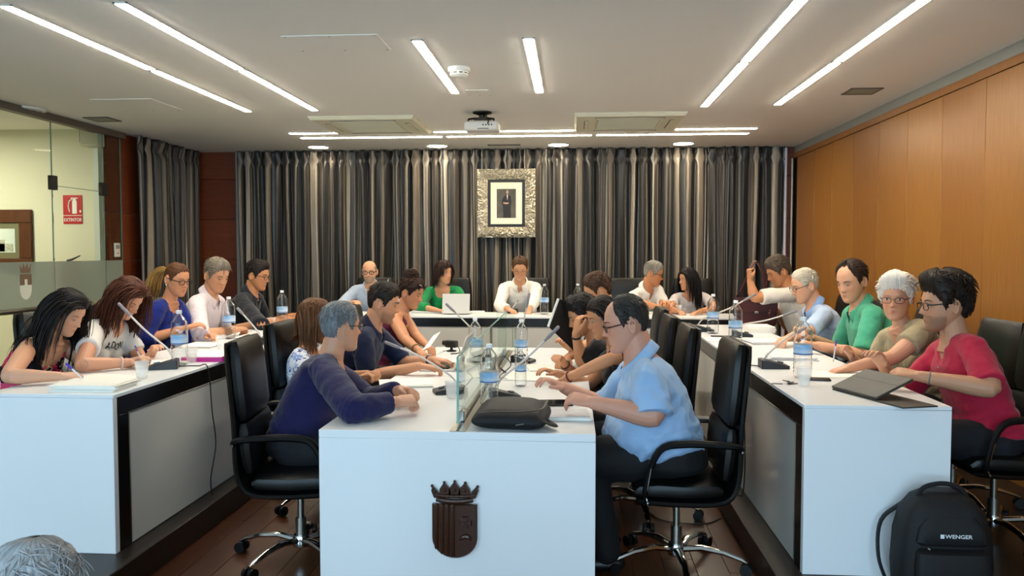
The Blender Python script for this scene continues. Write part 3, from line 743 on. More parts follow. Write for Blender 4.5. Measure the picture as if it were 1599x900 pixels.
# ------------------------------------------------------------------ small things on the desks
M_paper = mat('white_paper', '#efede6', .75, spec=.2)
M_print = mat('printed_paper', '#e6e5e2', .75, spec=.2, var='#c3c4cc', vscale=26, vstretch=(1, 14, 1))
M_cap = mat('bottle_cap', '#e9ecee', .4)
M_pet = mat('water_bottle_pet', '#fbfdfd', .03, trans=1., ior=1.38)
M_label = mat('bottle_label', '#d3dde8', .4, var='#7fb0dc', vscale=14, vstretch=(1, 1, 2.2), detail=1.)
M_labelb = mat('bottle_label_navy', '#41609c', .4)
M_cup = mat('plastic_cup', '#fafaf8', .12, alpha=.24, spec=.7)
def bottle_meshes(h, r):
    P = [(0, .004), (r * .8, .0), (r * .97, .012)]
    for k in range(4):
        z = .02 + k * .022
        P += [(r, z), (r, z + .013), (r * .93, z + .017)]
    z0 = .115 * h / .31
    P = [(a, b * h / .31) for a, b in P] + [(r * .985, z0), (r * .985, z0 + .075 * h / .31)]
    zz = z0 + .08 * h / .31
    for k in range(2): P += [(r * 1.0, zz + .004), (r * .93, zz + .014), (r * 1.0, zz + .022)]; zz += .024
    P += [(r * .86, h * .80), (r * .55, h * .88), (r * .30, h * .925), (r * .28, h * .945), (0, h * .945)]
    inner = [(max(a - .0014, 0), min(max(b, .0022), h * .942)) for a, b in P]
    body = MB().lathe(P, 24).lathe(inner, 24).data('body')
    nh = len(body.polygons) // 2
    for k_, pg_ in enumerate(body.polygons):
        if k_ >= nh: pg_.flip()
    body.update()
    body.polygons.foreach_set('use_smooth', [True] * len(body.polygons))
    lab = MB().lathe([(r * 1.0, z0 + .004), (r * 1.012, z0 + .004), (r * 1.012, z0 + .056 * h / .31), (r * 1.0, z0 + .056 * h / .31)], 24).data('label')
    labn = MB().lathe([(r * 1.013, z0 + .006), (r * 1.016, z0 + .006), (r * 1.016, z0 + .012), (r * 1.013, z0 + .012)], 24).data('label_band')
    cap = MB().lathe([(0, h * .94), (r * .34, h * .94), (r * .34, h * .995), (r * .30, h), (0, h)], 16).data('cap')
    for me, m in ((body, M_pet), (lab, M_label), (labn, M_labelb), (cap, M_cap)): me.materials.append(m)
    return body, lab, labn, cap
BOT = {'l': bottle_meshes(.31, .046), 's': bottle_meshes(.215, .033)}
def bottle(px_, py_, Z, label, kind='l', rz=0.):
    p = at(px_, py_, Z=Z)
    o = empty('water_bottle', (p.x, p.y, Z + .0005), rz, label, 'bottle', 'plastic water bottles')
    b, l, n, c = BOT[kind]
    link('bottle_body', b, None, o); lo = link('paper_label', l, None, o); link('navy_band', n, None, lo); link('screw_cap', c, None, o)
    return o
bottle(281, 570, ZT, 'large water bottle beside the pink folder on the left desk')
bottle(358, 529, ZT, 'large water bottle in front of the man in the pale pink shirt')
bottle(441, 510, ZT, 'large water bottle in front of the man in the dark shirt')
bottle(850, 491, ZT, 'water bottle beside the man in white under the portrait')
bottle(902, 490, ZT, 'water bottle on the back desk behind the black folder')
bottle(764, 634, ZD, 'large water bottle beside the glass divider behind the black bag')
bottle(813, 603, ZD, 'small water bottle in the middle of the middle desk', 's')
bottle(814, 570, ZD, 'large water bottle far along the middle desk by the upright microphone')
bottle(742, 566, ZD, 'water bottle seen through the glass divider near the laptop')
bottle(1113, 521, ZT, 'water bottle at the far end of the right desk')
bottle(1148, 540, ZT, 'water bottle on the right desk beside the white book')
bottle(1253, 590, ZT, 'large water bottle beside the near microphone on the right desk')
CUPM = MB().lathe([(0, .002), (.022, .0), (.025, .004), (.035, .088), (.037, .09), (.0335, .088), (.0235, .006), (0, .005)], 20).data('cup')
CUPM.polygons.foreach_set('use_smooth', [True] * len(CUPM.polygons)); CUPM.materials.append(M_cup)
CUPW = MB().lathe([(0, .006), (.0232, .0062), (.028, .052), (0, .052)], 20).data('water'); CUPW.materials.append(mat('cup_water', '#f0f4f6', .05, alpha=.25, spec=.6))
def cup(px_, py_, Z, label):
    p = at(px_, py_, Z=Z)
    o = empty('plastic_cup', (p.x, p.y, Z + .0005), 0, label, 'cup', 'clear plastic cups')
    link('cup_wall', CUPM, None, o); link('water', CUPW, None, o)
cup(222, 592, ZT, 'clear plastic cup beside the near microphone on the left desk')
cup(300, 566, ZT, 'clear plastic cup between the bottle and the pink folder')
cup(345, 545, ZT, 'clear plastic cup left of the second bottle on the left desk')
cup(424, 513, ZT, 'clear plastic cup in front of the man in the dark shirt')
cup(1255, 603, ZT, 'clear plastic cup in front of the near bottle on the right desk')
cup(1060, 490, ZT, 'clear plastic cup in front of the black-haired woman in white')
cup(705, 622, ZD, 'clear plastic cup beside the base of the near divider microphone')
# gooseneck microphones
M_micb = mat('microphone_base', '#22262b', .4); M_micg = mat('gooseneck_grey', '#cdc4bf', .35); M_micc = mat('microphone_capsule', '#8d888c', .5, bump=.5, bscale=500)
M_cable = mat('black_cable', '#141210', .5)
def mic(bx, by, Z, tip, deg, label, tipY=None, tipX=None, cable=None, sag=.04):
    p = at(bx, by, Z=Z)
    t = at(tip[0], tip[1], Y=tipY if tipY else p.y) if tipX is None else at(tip[0], tip[1], X=tipX)
    o = empty('gooseneck_microphone', (p.x, p.y, Z + .0005), 0, label, 'microphone', 'gooseneck microphones')
    c, s = math.cos(math.radians(deg)), math.sin(math.radians(deg))
    R = np.array([[c, -s, 0], [s, c, 0], [0, 0, 1]])
    prof = [(-.075, 0), (.075, 0), (.075, .018), (.02, .030), (-.06, .052), (-.075, .048)]    # wedge, high end at -x
    V = []
    for y in (-.055, -.05, .05, .055):
        k = .93 if abs(y) > .052 else 1.
        V += [(x * k, y, z * k) for x, z in prof]
    V = np.array(V) @ R.T
    MB().add(V, ringfaces(4, 6)).build('base', M_micb, o, angle=25)
    key = np.array([[.02, .0, .031], [.05, .0, .026]]) @ R.T
    MB().tube(key, .009, 8).build('talk_button', mat('talk_button_grey', '#565a60', .4), o)
    st = R @ np.array([-.05, 0, .05]); e = np.array(t - p) - [0, 0, .0005]
    L_ = np.linalg.norm(e - st); mid1 = st + np.array([0, 0, L_ * .05]) + (e - st) * .12; mid2 = st + (e - st) * .55 + np.array([0, 0, sag])
    path = bez([st, mid1, mid2, e], 22)
    MB().tube(path[:20], .0055, 8).build('gooseneck', M_micg, o)
    d = (path[-1] - path[-2]); d /= np.linalg.norm(d)
    MB().tube([path[18], path[19], path[21] + d * .012], [.006, .0095, .0095], 10, round_ends=True).build('capsule', M_micc, o)
    if cable:
        pts = [R @ np.array([-.075, .0, .01])] + [np.array(q) - np.array(o.location) for q in cable]
        MB().tube(bez(pts, 30), .0035, 6).build('cable', M_cable, o)
    return o
def drop(x, ys, zs):                                   # points of a cable hanging in front of a desk panel
    return [(x, y, z) for y, z in zip(ys, zs)]
mic(256, 576, ZT, (188, 477), 200, 'long microphone leaning left on the near left desk', tipY=4.35, sag=.0,
    cable=[(-2.08, 4.30, ZT + .006), (-2.035, 4.33, ZT - .01), (-2.03, 4.36, .6), (-2.03, 4.40, .4), (-2.03, 4.33, .22), (-2.0, 4.28, ZP + .006)])
mic(396, 538, ZT, (373, 484), 190, 'short microphone half hidden by the chair on the left desk', sag=.01,
    cable=[(-2.08, 5.3, ZT + .006), (-2.035, 5.32, ZT - .01), (-2.03, 5.34, .6), (-2.03, 5.1, .35), (-2.03, 5.3, .2), (-2.0, 5.5, ZP + .006)])
mic(699, 614, ZD, (605, 536), 200, 'microphone left of the glass divider leaning to the man in purple', tipY=4.45, sag=.03)
mic(750, 556, ZD, (699, 477), 200, 'microphone far left of the glass divider before the woman in maroon', tipY=5.7, sag=.02)
mic(788, 622, ZD, (869, 514), 20, 'microphone right of the divider leaning towards the black folder', tipY=4.2, sag=.0)
mic(817, 566, ZD, (826, 462), -20, 'upright microphone in the middle of the middle desk', tipY=5.5, sag=.0)
mic(1208, 575, ZT, (1255, 514), 0, 'near microphone with curved neck on the right desk', sag=.02,
    cable=[(.99, 4.55, ZT + .006), (.962, 4.53, ZT - .01), (.958, 4.5, .62), (.958, 4.46, .35), (.958, 4.5, .15), (.93, 4.5, ZP + .006)])
mic(1158, 526, ZT, (1241, 487), 0, 'microphone pointing at the white-haired man in pale blue', sag=.0, tipY=6.15)
mic(1099, 518, ZT, (1177, 461), 0, 'microphone at the far end of the right desk by the leather briefcase', sag=.0, tipY=6.6,
    cable=[(.99, 6.62, ZT + .006), (.962, 6.6, ZT - .01), (.958, 6.55, .6), (.958, 6.5, .35), (.958, 6.4, .2), (.93, 6.4, ZP + .006)])
mic(1038, 486, ZT, (1092, 450), 20, 'thin microphone before the black-haired woman on the back desk', sag=.0)
mic(801, 489, ZT, (808, 470), 90, 'short microphone before the man in white under the portrait', sag=.0)
def cord(name, pts, label, r=.0035, n=40):
    tag(MB().tube(bez(pts, n), r, 6).build(name, M_cable), label, 'cable')
cord('floor_cable', [(.80, 5.0, .005), (.66, 4.86, .005), (.45, 4.72, .005), (.50, 4.45, .005), (.72, 4.40, .005), (.84, 4.5, .005)], 'black cable looped on the wooden floor behind the right chair')
cord('hanging_cable', [(-2.035, 4.55, ZT + .004), (-2.03, 4.58, .72), (-2.03, 4.75, .5), (-2.03, 5.05, .3), (-2.03, 5.3, .36), (-2.02, 5.5, ZP + .006)], 'thin black cable sagging down the left desk panel')
q = [at(x, y, Z=ZD + .004) for x, y in ((768, 592), (776, 575), (790, 582), (772, 565), (785, 556), (798, 570), (780, 588), (792, 592))]
cord('tangled_cable', q, 'tangle of thin dark cables on the middle desk', .003, 60)
q = [at(x, y, Z=ZD + .004) for x, y in ((716, 612), (735, 590), (728, 580), (745, 572), (748, 585), (770, 560))]
cord('tangled_cable', q, 'thin dark cable trailing behind the glass divider', .003, 50)
# papers
def sheets(name, c, w, d, h, deg, Z, label, n=4, m=None, cat='papers', top=None, jit=.012):
    o = empty(name, (c[0], c[1], Z + .0004), math.radians(deg), label, cat)
    r = random.Random(hash(label) % 1000 if False else sum(map(ord, label)))
    for k in range(n):
        t = h / n
        b = MB().box(-w / 2, w / 2, -d / 2, d / 2, 0, t * .93)
        s = b.build('sheet' if h / n < .004 else 'bundle', (m or M_paper) if k < n - 1 or top is None else top, o, smooth=False)
        s.location = (r.uniform(-jit, jit), r.uniform(-jit, jit), k * t); s.rotation_euler = (0, 0, r.uniform(-.05, .05))
    return o
def sheets_px(name, px_, py_, Z, *a, **k):
    p = at(px_, py_, Z=Z); return sheets(name, (p.x, p.y), *a, Z, **k)
sheets('paper_stack', (-2.24, 3.60), .30, .215, .030, 3, ZT, 'thick stack of papers on the near corner of the left desk', n=7)
sheets('paper_stack', (-2.33, 3.86), .30, .21, .006, -6, ZT, 'sheets the black-haired woman is writing on', n=3)
sheets('paper_stack', (-2.36, 4.42), .30, .21, .008, 8, ZT, 'sheets under the hands of the auburn-haired woman', n=3)
p = at(330, 560, Z=ZT)
fo = empty('document_folder', (p.x, p.y, ZT + .0004), math.radians(6), 'bright pink cardboard folder of papers on the left desk', 'folder')
M_pink = mat('pink_card', '#c81d8c', .5)
part_box('lower_cover', M_pink, fo, -.12, .12, -.16, .16, 0, .003); part_box('spine', M_pink, fo, .117, .12, -.16, .16, .003, .03); part_box('side_flap', M_pink, fo, -.12, .12, -.16, -.157, .003, .026)
part_box('paper_block', M_paper, fo, -.118, .112, -.152, .155, .0035, .030, .001)
sheets_px('notebook', 318, 540, ZT, .22, .30, .010, 4, label='closed pale notebook with dark edges before the woman in blue', n=2, m=mat('notebook_grey', '#a9a29a', .6), cat='notebook', top=M_paper)
sheets_px('paper_stack', 405, 527, ZT, .28, .21, .012, 0, label='papers before the man in the dark shirt on the left desk', n=4)
p = at(411, 517, Z=ZT)
ph = part_box('mobile_phone', mat('phone_black', '#121212', .2), None, -.04, .04, -.075, .075, 0, .008, .002); ph.location = (-2.5, p.y + .1, ZT + .0005); tag(ph, 'black phone lying before the man in the dark shirt', 'phone')
sheets_px('paper_stack', 672, 488, ZT, .34, .22, .016, -4, label='papers fanned on the back desk left of the white screen', n=4, m=M_print, jit=.03)
sheets_px('paper_stack', 735, 488, ZT, .30, .20, .008, 8, label='papers under the white screen of the woman in green', n=3)
sheets_px('paper_stack', 1000, 489, ZT, .30, .2, .006, 3, label='papers before the grey-haired man leaning over', n=2)
# white screen / laptop lid of the woman in green
a, b = at(690, 459, Y=8.07), at(733, 487, Y=8.07)
lp = empty('laptop', ((a.x + b.x) / 2, 8.08, ZT + .0095), 0, 'white laptop lid facing the room before the woman in green', 'laptop')
lw = (b.x - a.x) / 2
lid = part_box('lid', mat('laptop_white', '#d9d7d2', .35), lp, -lw, lw, -.004, .004, 0, .205, .003); lid.rotation_euler = (math.radians(-10), 0, 0)
part_box('keyboard_base', mat('laptop_white', '#d9d7d2', .35), lp, -lw, lw, .01, .21, 0, .012, .003)
# middle desk
sheets_px('paper_stack', 634, 601, ZD, .30, .24, .014, 12, label='stack of papers beside the clasped hands of the man in purple', n=5)
sheets_px('paper_stack', 882, 651, ZD, .22, .20, .020, 4, label='stack of printed papers in front of the man in pale blue shirt', n=5, top=M_print)
sheets_px('paper_stack', 822, 588, ZD, .24, .30, .004, -8, label='loose sheets in the middle of the middle desk', n=2, jit=.03)
sheets_px('paper_stack', 850, 575, ZD, .21, .3, .005, 10, label='sheets below the wristwatch hand on the middle desk', n=2)
sheets_px('paper_stack', 668, 550, ZD, .22, .3, .006, -6, label='papers before the woman in maroon beside the laptop', n=2)
p = at(862, 631, Z=ZD)
tb = empty('tablet', (p.x, p.y, ZD + .0005), math.radians(8), 'dark tablet lying under the fingers of the man in pale blue', 'tablet')
part_box('body', mat('phone_black', '#121212', .2), tb, -.10, .10, -.07, .07, 0, .009, .003); part_box('screen', mat('screen_dark', '#1a1d24', .08), tb, -.088, .088, -.06, .06, .009, .0094)
# silver laptop of the man in the navy polo, facing him (he sits on its -X side)
p = at(688, 575, Z=ZD)
sl = empty('laptop', (p.x, p.y, ZD + .0005), 0, 'open silver laptop in front of the young man in navy', 'laptop')
M_lsil = mat('laptop_silver', '#c4c2be', .3, metal=.6)
bs = part_box('keyboard_base', M_lsil, sl, -.115, .115, -.165, .165, 0, .014, .004)
M_key = mat('key_dark', '#232323', .5)
for i in range(5):
    for j in range(12):
        part_box('key', M_key, bs, .075 - i * .024 - .020, .075 - i * .024, -.148 + j * .0247, -.148 + j * .0247 + .021, .014, .0165)
part_box('touchpad', mat('touchpad', '#aaa8a4', .3), bs, -.105, -.055, -.05, .05, .014, .0146)
lid = part_box('lid', M_lsil, sl, -.004, .004, -.165, .165, 0, .225, .003); lid.location = (.12, 0, .012); lid.rotation_euler = (0, math.radians(20), 0)
part_box('screen', mat('screen_dark', '#1a1d24', .08), lid, -.0046, -.004, -.152, .152, .012, .212)
# small black camcorder-like device
p = at(705, 549, Z=ZD)
dv = empty('video_camera', (p.x, p.y, ZD + .0005), math.radians(-25), 'small black video camera standing by the laptop', 'camera')
MB().lathe([(0, 0), (.04, 0), (.038, .008), (.012, .014), (.010, .03), (0, .03)], 16).build('stand', M_blackm, dv)
part_box('body', M_blackm, dv, -.05, .05, -.025, .025, .03, .085, .008)
MB().tube([(-.05, 0, .06), (-.075, 0, .062)], [.022, .02], 14).build('lens_barrel', M_blackm, dv)
MB().tube(bez([(.05, 0, .05), (.09, -.03, .03), (.13, -.09, .006), (.10, -.16, .004)], 16), .004, 6).build('cable', M_cable, dv)
# black folder held up above the middle desk
c4 = [at(x, y, Y=yy) for x, y, yy in ((873, 467, 5.18), (912, 482, 5.30), (900, 552, 5.30), (857, 511, 5.18))]
nrm = (c4[1] - c4[0]).cross(c4[3] - c4[0]).normalized() * .006
fl = empty('held_folder', tuple(c4[3]), 0, 'black folder with a white edge held up above the middle desk', 'folder')
o3 = c4[3]
MB().add([tuple(q - o3 + nrm) for q in c4] + [tuple(q - o3 - nrm) for q in c4], ringfaces(2, 4)).build('cover', mat('folder_black', '#11100f', .5), fl, smooth=False)
eL = (c4[0] - c4[1]).normalized() * .012
MB().add([tuple(q - o3 + nrm * .9) for q in (c4[0], c4[3])] + [tuple(q - o3 + eL + nrm * .9) for q in (c4[3], c4[0])] + [tuple(q - o3 - nrm * .9) for q in (c4[0], c4[3])] + [tuple(q - o3 + eL - nrm * .9) for q in (c4[3], c4[0])], ringfaces(2, 4)).build('page_edge', M_paper, fl, smooth=False)
# black bag lying on the near end of the middle desk
bg = empty('black_bag', (-.262, 3.50, ZD + .0005), math.radians(-6), 'black zipped pouch bag lying on the front edge of the middle desk', 'bag')
M_nylon = mat('black_nylon', '#0a0b0d', .6, bump=.3, bscale=500, var='#101114', vscale=12)
def pillow(hx, hy, z0, z1, n=28, m=9, p=.32, dz=None):
    a = np.arange(n) * 2 * math.pi / n; rows = []
    for i in range(m):
        t = i / (m - 1); s = math.sin(math.pi * (.06 + .88 * t)) ** .28
        z = z0 + (z1 - z0) * t
        x = np.sign(np.cos(a)) * np.abs(np.cos(a)) ** p * hx * s; y = np.sign(np.sin(a)) * np.abs(np.sin(a)) ** p * hy * s
        zz = np.full(n, z)
        if dz is not None: zz = zz + dz(x / hx, y / hy) * t
        rows.append(np.stack([x, y, zz], -1))
    V = np.concatenate(rows); return V, ringfaces(m, n)
MB().add(*pillow(.165, .125, 0, .102, p=.24, dz=lambda x, y: .022 * (y) - .015 * x * x)).build('bag_body', M_nylon, bg)
MB().tube(bez([(-.13, -.105, .070), (-.05, -.118, .082), (.06, -.112, .085), (.14, -.06, .090), (.15, .06, .105)], 20), .006, 8, flat=.5).build('zip_flap', mat('zip_black', '#1b1c1f', .45), bg)
MB().tube(bez([(.14, -.09, .05), (.18, -.08, .03), (.195, -.04, .02), (.15, .02, .03)], 12), .018, 8, flat=.35).build('strap', M_nylon, bg)
MB().tube([(.04, -.128, .03), (.075, -.128, .036)], .003, 6).build('zip_pull', M_alu, bg)
# right desk
sheets_px('book', 1184, 518, ZT, .20, .28, .05, 2, label='thick white book lying on the right desk by the briefcase', n=3, cat='book', jit=.004)
sheets_px('paper_stack', 1130, 532, ZT, .2, .3, .006, -12, label='loose sheets at the far end of the right desk', n=2, jit=.03)
sheets_px('paper_stack', 1190, 535, ZT, .21, .30, .016, 4, label='papers before the white-haired man in pale blue', n=4, m=M_print)
sheets_px('paper_stack', 1235, 560, ZT, .26, .22, .020, -5, label='grey printed papers before the man in mint green', n=4, m=M_print)
sheets_px('paper_stack', 1300, 586, ZT, .30, .21, .005, 6, label='sheets under the hands of the white-haired woman', n=2)
p = at(1120, 527, Z=ZT)
o = part_box('mobile_phone', mat('phone_black', '#121212', .2), None, -.075, .075, -.04, .04, 0, .009, .002); o.location = (p.x + .03, p.y, ZT + .0005); tag(o, 'black phone lying beside the far bottle on the right desk', 'phone')
p = at(1232, 601, Z=ZT)
ky = empty('key_bunch', (p.x, p.y, ZT + .0005), 0, 'small bunch of dark keys beside the near cup', 'keys')
for k in range(4):
    t = .4 + k * .5; MB().tube([(0, 0, .004 + k * .003), (.05 * math.cos(t), .05 * math.sin(t), .004 + k * .003)], [.009, .005], 8, flat=.4).build('key', M_blackm, ky)
MB().tube([(.012 * math.cos(t), .012 * math.sin(t), .012) for t in np.linspace(0, 6.2, 16)], .002, 6).build('ring', M_alu, ky)
MB().tube([(-.03, 0, .003), (-.08, .01, .003)], .003, 6).build('tag_strap', M_alu, ky)
p = at(1277, 594, Z=ZT)
o = part_box('mobile_phone', mat('phone_black', '#121212', .2), None, -.06, .06, -.033, .033, 0, .009, .002); o.location = (p.x, p.y, ZT + .0005); o.rotation_euler = (0, 0, -.2); tag(o, 'small dark phone beside the near bottle on the right desk', 'phone')
p0, p1 = at(1299, 609, Z=ZT), at(1369, 628, Z=ZT)
tc = empty('tablet', (p1.x, p1.y, ZT + .0005), math.atan2(p0.y - p1.y, p0.x - p1.x) + math.pi, 'grey tablet in a folding cover propped up before the young man', 'tablet')
tw = (p0 - p1).length
M_case = mat('tablet_case', '#35332f', .55, var='#3d3a36', vscale=10)
part_box('base_flap', M_case, tc, -tw, .16, .0, .17, 0, .006, .002)
# the prop: screen panel rises from the front edge towards the young man
sl_ = math.radians(22)
pn = part_box('screen_panel', M_case, tc, -tw, 0, 0, .20, 0, .012, .003); pn.rotation_euler = (sl_, 0, 0); pn.location = (0, 0, .007)
part_box('fold_line', mat('case_fold', '#26241f', .6), pn, -tw, 0, .12, .123, .0118, .0124)
part_box('screen', mat('screen_dark', '#1a1d24', .08), pn, -tw + .012, -.012, .012, .188, -.0006, 0)
# backpack standing on the platform against the right desk
bp = empty('backpack', (1.475, 3.27, ZP + .0005), 0, 'black backpack with white lettering standing against the right desk', 'backpack')
a = np.arange(28) * 2 * math.pi / 28
def bagloft(rows, p=.5):
    R_ = []
    for z, hx, hy, yc in rows:
        x = np.sign(np.cos(a)) * np.abs(np.cos(a)) ** p * hx; y = np.sign(np.sin(a)) * np.abs(np.sin(a)) ** p * hy + yc
        R_.append(np.stack([x, y, np.full(28, z)], -1))
    return np.concatenate(R_), ringfaces(len(rows), 28)
MB().add(*bagloft([(0, .15, .07, 0), (.02, .175, .095, 0), (.12, .182, .10, 0), (.25, .175, .098, 0), (.34, .15, .09, .005), (.39, .11, .07, .012), (.415, .06, .04, .02)])).build('main_compartment', M_nylon, bp)
MB().add(*bagloft([(.02, .12, .02, -.10), (.04, .14, .035, -.10), (.14, .14, .04, -.105), (.20, .135, .03, -.098), (.215, .12, .015, -.09)])).build('front_pocket', M_nylon, bp)
MB().add(*bagloft([(.225, .12, .012, -.09), (.24, .135, .022, -.09), (.29, .125, .022, -.085), (.335, .09, .012, -.075)])).build('upper_pocket', M_nylon, bp)
MB().tube(bez([(-.10, -.0, .375), (-.075, -.01, .43), (0, -.012, .448), (.07, -.008, .425), (.10, .0, .37)], 18), .010, 8, flat=.6).build('top_handle', M_nylon, bp)
for s in (-1, 1): MB().tube(bez([(s * .12, .08, .34), (s * .20, .09, .26), (s * .215, .07, .12), (s * .19, .03, .015)], 16), .02, 8, flat=.3).build('shoulder_strap', M_nylon, bp)
M_logo = mat('logo_white', '#e6eaec', .5)
sym_text('lettering', 'WENGER', .021, M_logo, bp, (.016, -.1125, .268), (math.pi / 2, 0, 0), squash=1.15)
part_box('logo_mark', M_logo, bp, -.052, -.037, -.1125, -.111, .260, .276, .003)
MB().tube([(-.10, -.114, .221), (-.092, -.117, .217)], .004, 6).build('zip_pull', M_alu, bp)
# ------------------------------------------------------------------ people
def V3(p): return np.array([p[0], p[1], p[2]], float)
def nrm(v): v = np.asarray(v, float); return v / (np.linalg.norm(v) + 1e-12)
def sstep(a, b, x):
    t = np.clip((x - a) / (b - a), 0, 1); return t * t * (3 - 2 * t)
def loft(rings, n=20, p=1.):
    a = np.arange(n) * 2 * math.pi / n
    ca = np.sign(np.cos(a)) * np.abs(np.cos(a)) ** p; sa = np.sign(np.sin(a)) * np.abs(np.sin(a)) ** p
    V = np.concatenate([c + np.outer(ca, u) + np.outer(sa, v) for c, u, v in rings])
    return V, ringfaces(len(rings), n)
def ellipsoid(c, ax, n=16, m=10):
    """ax: 3 row vectors with radii"""
    t = np.linspace(.04, math.pi - .04, m); a = np.arange(n) * 2 * math.pi / n
    V = (np.sin(t)[:, None, None] * (np.cos(a)[None, :, None] * ax[0] + np.sin(a)[None, :, None] * ax[1]) + np.cos(t)[:, None, None] * np.asarray(ax[2])) + c
    return V.reshape(-1, 3)[::1], ringfaces(m, n)
def fix_orient(V, F):
    """make sure a closed piece has outward faces (for the volume union)"""
    V = np.asarray(V); q = np.array([f[:3] for f in F] + [(f[0], f[2], f[3]) for f in F if len(f) == 4])
    vol = np.sum(V[q[:, 0]] * np.cross(V[q[:, 1]], V[q[:, 2]]))
    return V, (F if vol > 0 else [tuple(reversed(f)) for f in F])
_dg = None
def remesh(pieces, voxel, smooth=2, name='body', dec=None):
    V = []; F = []; n = 0
    for v, f in pieces:
        c = v.mean(0); _, f = fix_orient(v - c, f)
        V.append(v); F += [tuple(i + n for i in q) for q in f]; n += len(v)
    me = bpy.data.meshes.new('tmp'); me.from_pydata(np.concatenate(V).tolist(), [], F)
    o = bpy.data.objects.new('tmp', me); col.objects.link(o)
    r = o.modifiers.new('r', 'REMESH'); r.mode = 'VOXEL'; r.voxel_size = voxel; r.use_smooth_shade = True
    if smooth:
        s = o.modifiers.new('s', 'SMOOTH'); s.factor = .5; s.iterations = smooth
    if dec:
        d = o.modifiers.new('d', 'DECIMATE'); d.ratio = dec
    dg = bpy.context.evaluated_depsgraph_get()
    out = bpy.data.meshes.new_from_object(o.evaluated_get(dg)); out.name = name
    bpy.data.objects.remove(o); bpy.data.meshes.remove(me)
    out.polygons.foreach_set('use_smooth', [True] * len(out.polygons))
    return out
def verts(me):
    a = np.empty(len(me.vertices) * 3); me.vertices.foreach_get('co', a); return a.reshape(-1, 3)
def setverts(me, V): me.vertices.foreach_set('co', np.ascontiguousarray(V).ravel()); me.update()
def vnormals(me):
    a = np.empty(len(me.vertices) * 3); me.vertices.foreach_get('normal', a); return a.reshape(-1, 3)

# --- head in its own frame: x left, y front, z up, metres, origin mid head
HZ = np.array([.1205, .118, .112, .095, .07, .04, .01, -.02, -.05, -.078, -.098, -.110, -.117, -.120])
HW = np.array([.004, .020, .036, .057, .070, .0765, .0775, .0745, .0685, .0585, .046, .034, .020, .004])
HF = np.array([.010, .026, .043, .066, .083, .091, .0925, .0915, .0915, .0905, .0895, .086, .078, .060])
HB = np.array([.014, .036, .054, .077, .092, .099, .097, .088, .066, .036, .008, -.014, -.030, -.048])
def head_base(z, a):
    w = np.interp(-z, -HZ, HW); f = np.interp(-z, -HZ, HF); b = np.interp(-z, -HZ, HB)
    yc, hd = (f - b) / 2, (f + b) / 2
    sx = np.sign(np.sin(a)) * np.abs(np.sin(a)) ** .92
    return np.stack([w * sx, yc + hd * np.cos(a), z], -1)
def head_feat(P, a, fem=0., jaw=1., nose=1.):
    x, y, z = P[..., 0], P[..., 1], P[..., 2]; fr = sstep(.15, .6, np.cos(a))
    g = lambda x0, z0, sx, sz: np.exp(-((x - x0) / sx) ** 2 - ((z - z0) / sz) ** 2)
    ax = np.abs(x); G = lambda x0, z0, sx, sz: np.exp(-((ax - x0) / sx) ** 2 - ((z - z0) / sz) ** 2)
    d = -.0125 * G(.033, .010, .018, .013) + .0055 * G(.034, .010, .012, .009)           # socket with lid
    d += (.0045 - .002 * fem) * G(.030, .032, .022, .008) + .004 * G(.046, -.020, .018, .018)
    t = np.clip((.026 - z) / .052, 0, 1.)                                                # nose ridge
    prof = np.where(z > -.026, t ** 1.15, np.clip(1 - (-.026 - z) / .013, 0, 1) ** 1.3) * (z < .03)
    wd = .0075 + .0065 * t
    d += nose * .0285 * prof * np.exp(-(x / wd) ** 2) + nose * .008 * G(.013, -.027, .006, .008)
    d += .0085 * g(0, -.054, .020, .0048) + .0080 * g(0, -.066, .018, .0055) - .003 * g(0, -.0605, .024, .0028) - .004 * g(0, -.078, .022, .006)
    d += (.008 - .002 * fem) * jaw * g(0, -.099, .020, .013) - .003 * G(.030, -.052, .010, .014)
    P = P.copy(); P[..., 1] += d * fr
    return P
def head_grid(n=72, m=64):
    z = .1203 * np.cos(np.linspace(.0, math.pi, m)); z = np.clip(z, -.1198, .1203)
    a = -math.pi + np.arange(n) * 2 * math.pi / n
    return np.meshgrid(z, a, indexing='ij')
def hairline(a, rec, low=0.):
    """height of the hair edge for azimuth a (0 front, pi back); rec = receding amount"""
    A = np.degrees(np.abs(a))
    f = np.interp(A, [0, 22, 42, 55, 66, 76, 84, 100, 116, 135, 160, 180], [.074, .074, .060, .040, .014, -.022, .012, .034, .010, -.040, -.070, -.076])
    f += rec * np.interp(A, [0, 15, 35, 55, 75, 100], [.036, .040, .046, .028, .008, 0])
    return f - low
def fnoise(x, y, z, k):
    return (np.sin(x * k + 1.3 * np.sin(y * k * .7 + 2.1)) * np.sin(y * k * 1.1 + 1.7 * np.sin(z * k * .8)) + np.sin(z * k * 1.3 + 1.1 * np.sin(x * k * .9 + .5))) * .5

class Frame:
    def __init__(s, o, f, u):
        s.o = V3(o); s.f = nrm(f); s.u = nrm(np.asarray(u) - s.f * (np.asarray(u) @ s.f)); s.l = np.cross(s.u, s.f)
        s.M = np.stack([s.l, s.f, s.u], 1)
    def w(s, P, k=1.): return s.o + (np.asarray(P) * k) @ s.M.T
    def loc(s, P, k=1.): return ((np.asarray(P) - s.o) @ s.M) / k
def yp(yaw, pitch):
    y, p = math.radians(yaw), math.radians(pitch)
    return np.array([math.cos(y) * math.cos(p), math.sin(y) * math.cos(p), -math.sin(p)])

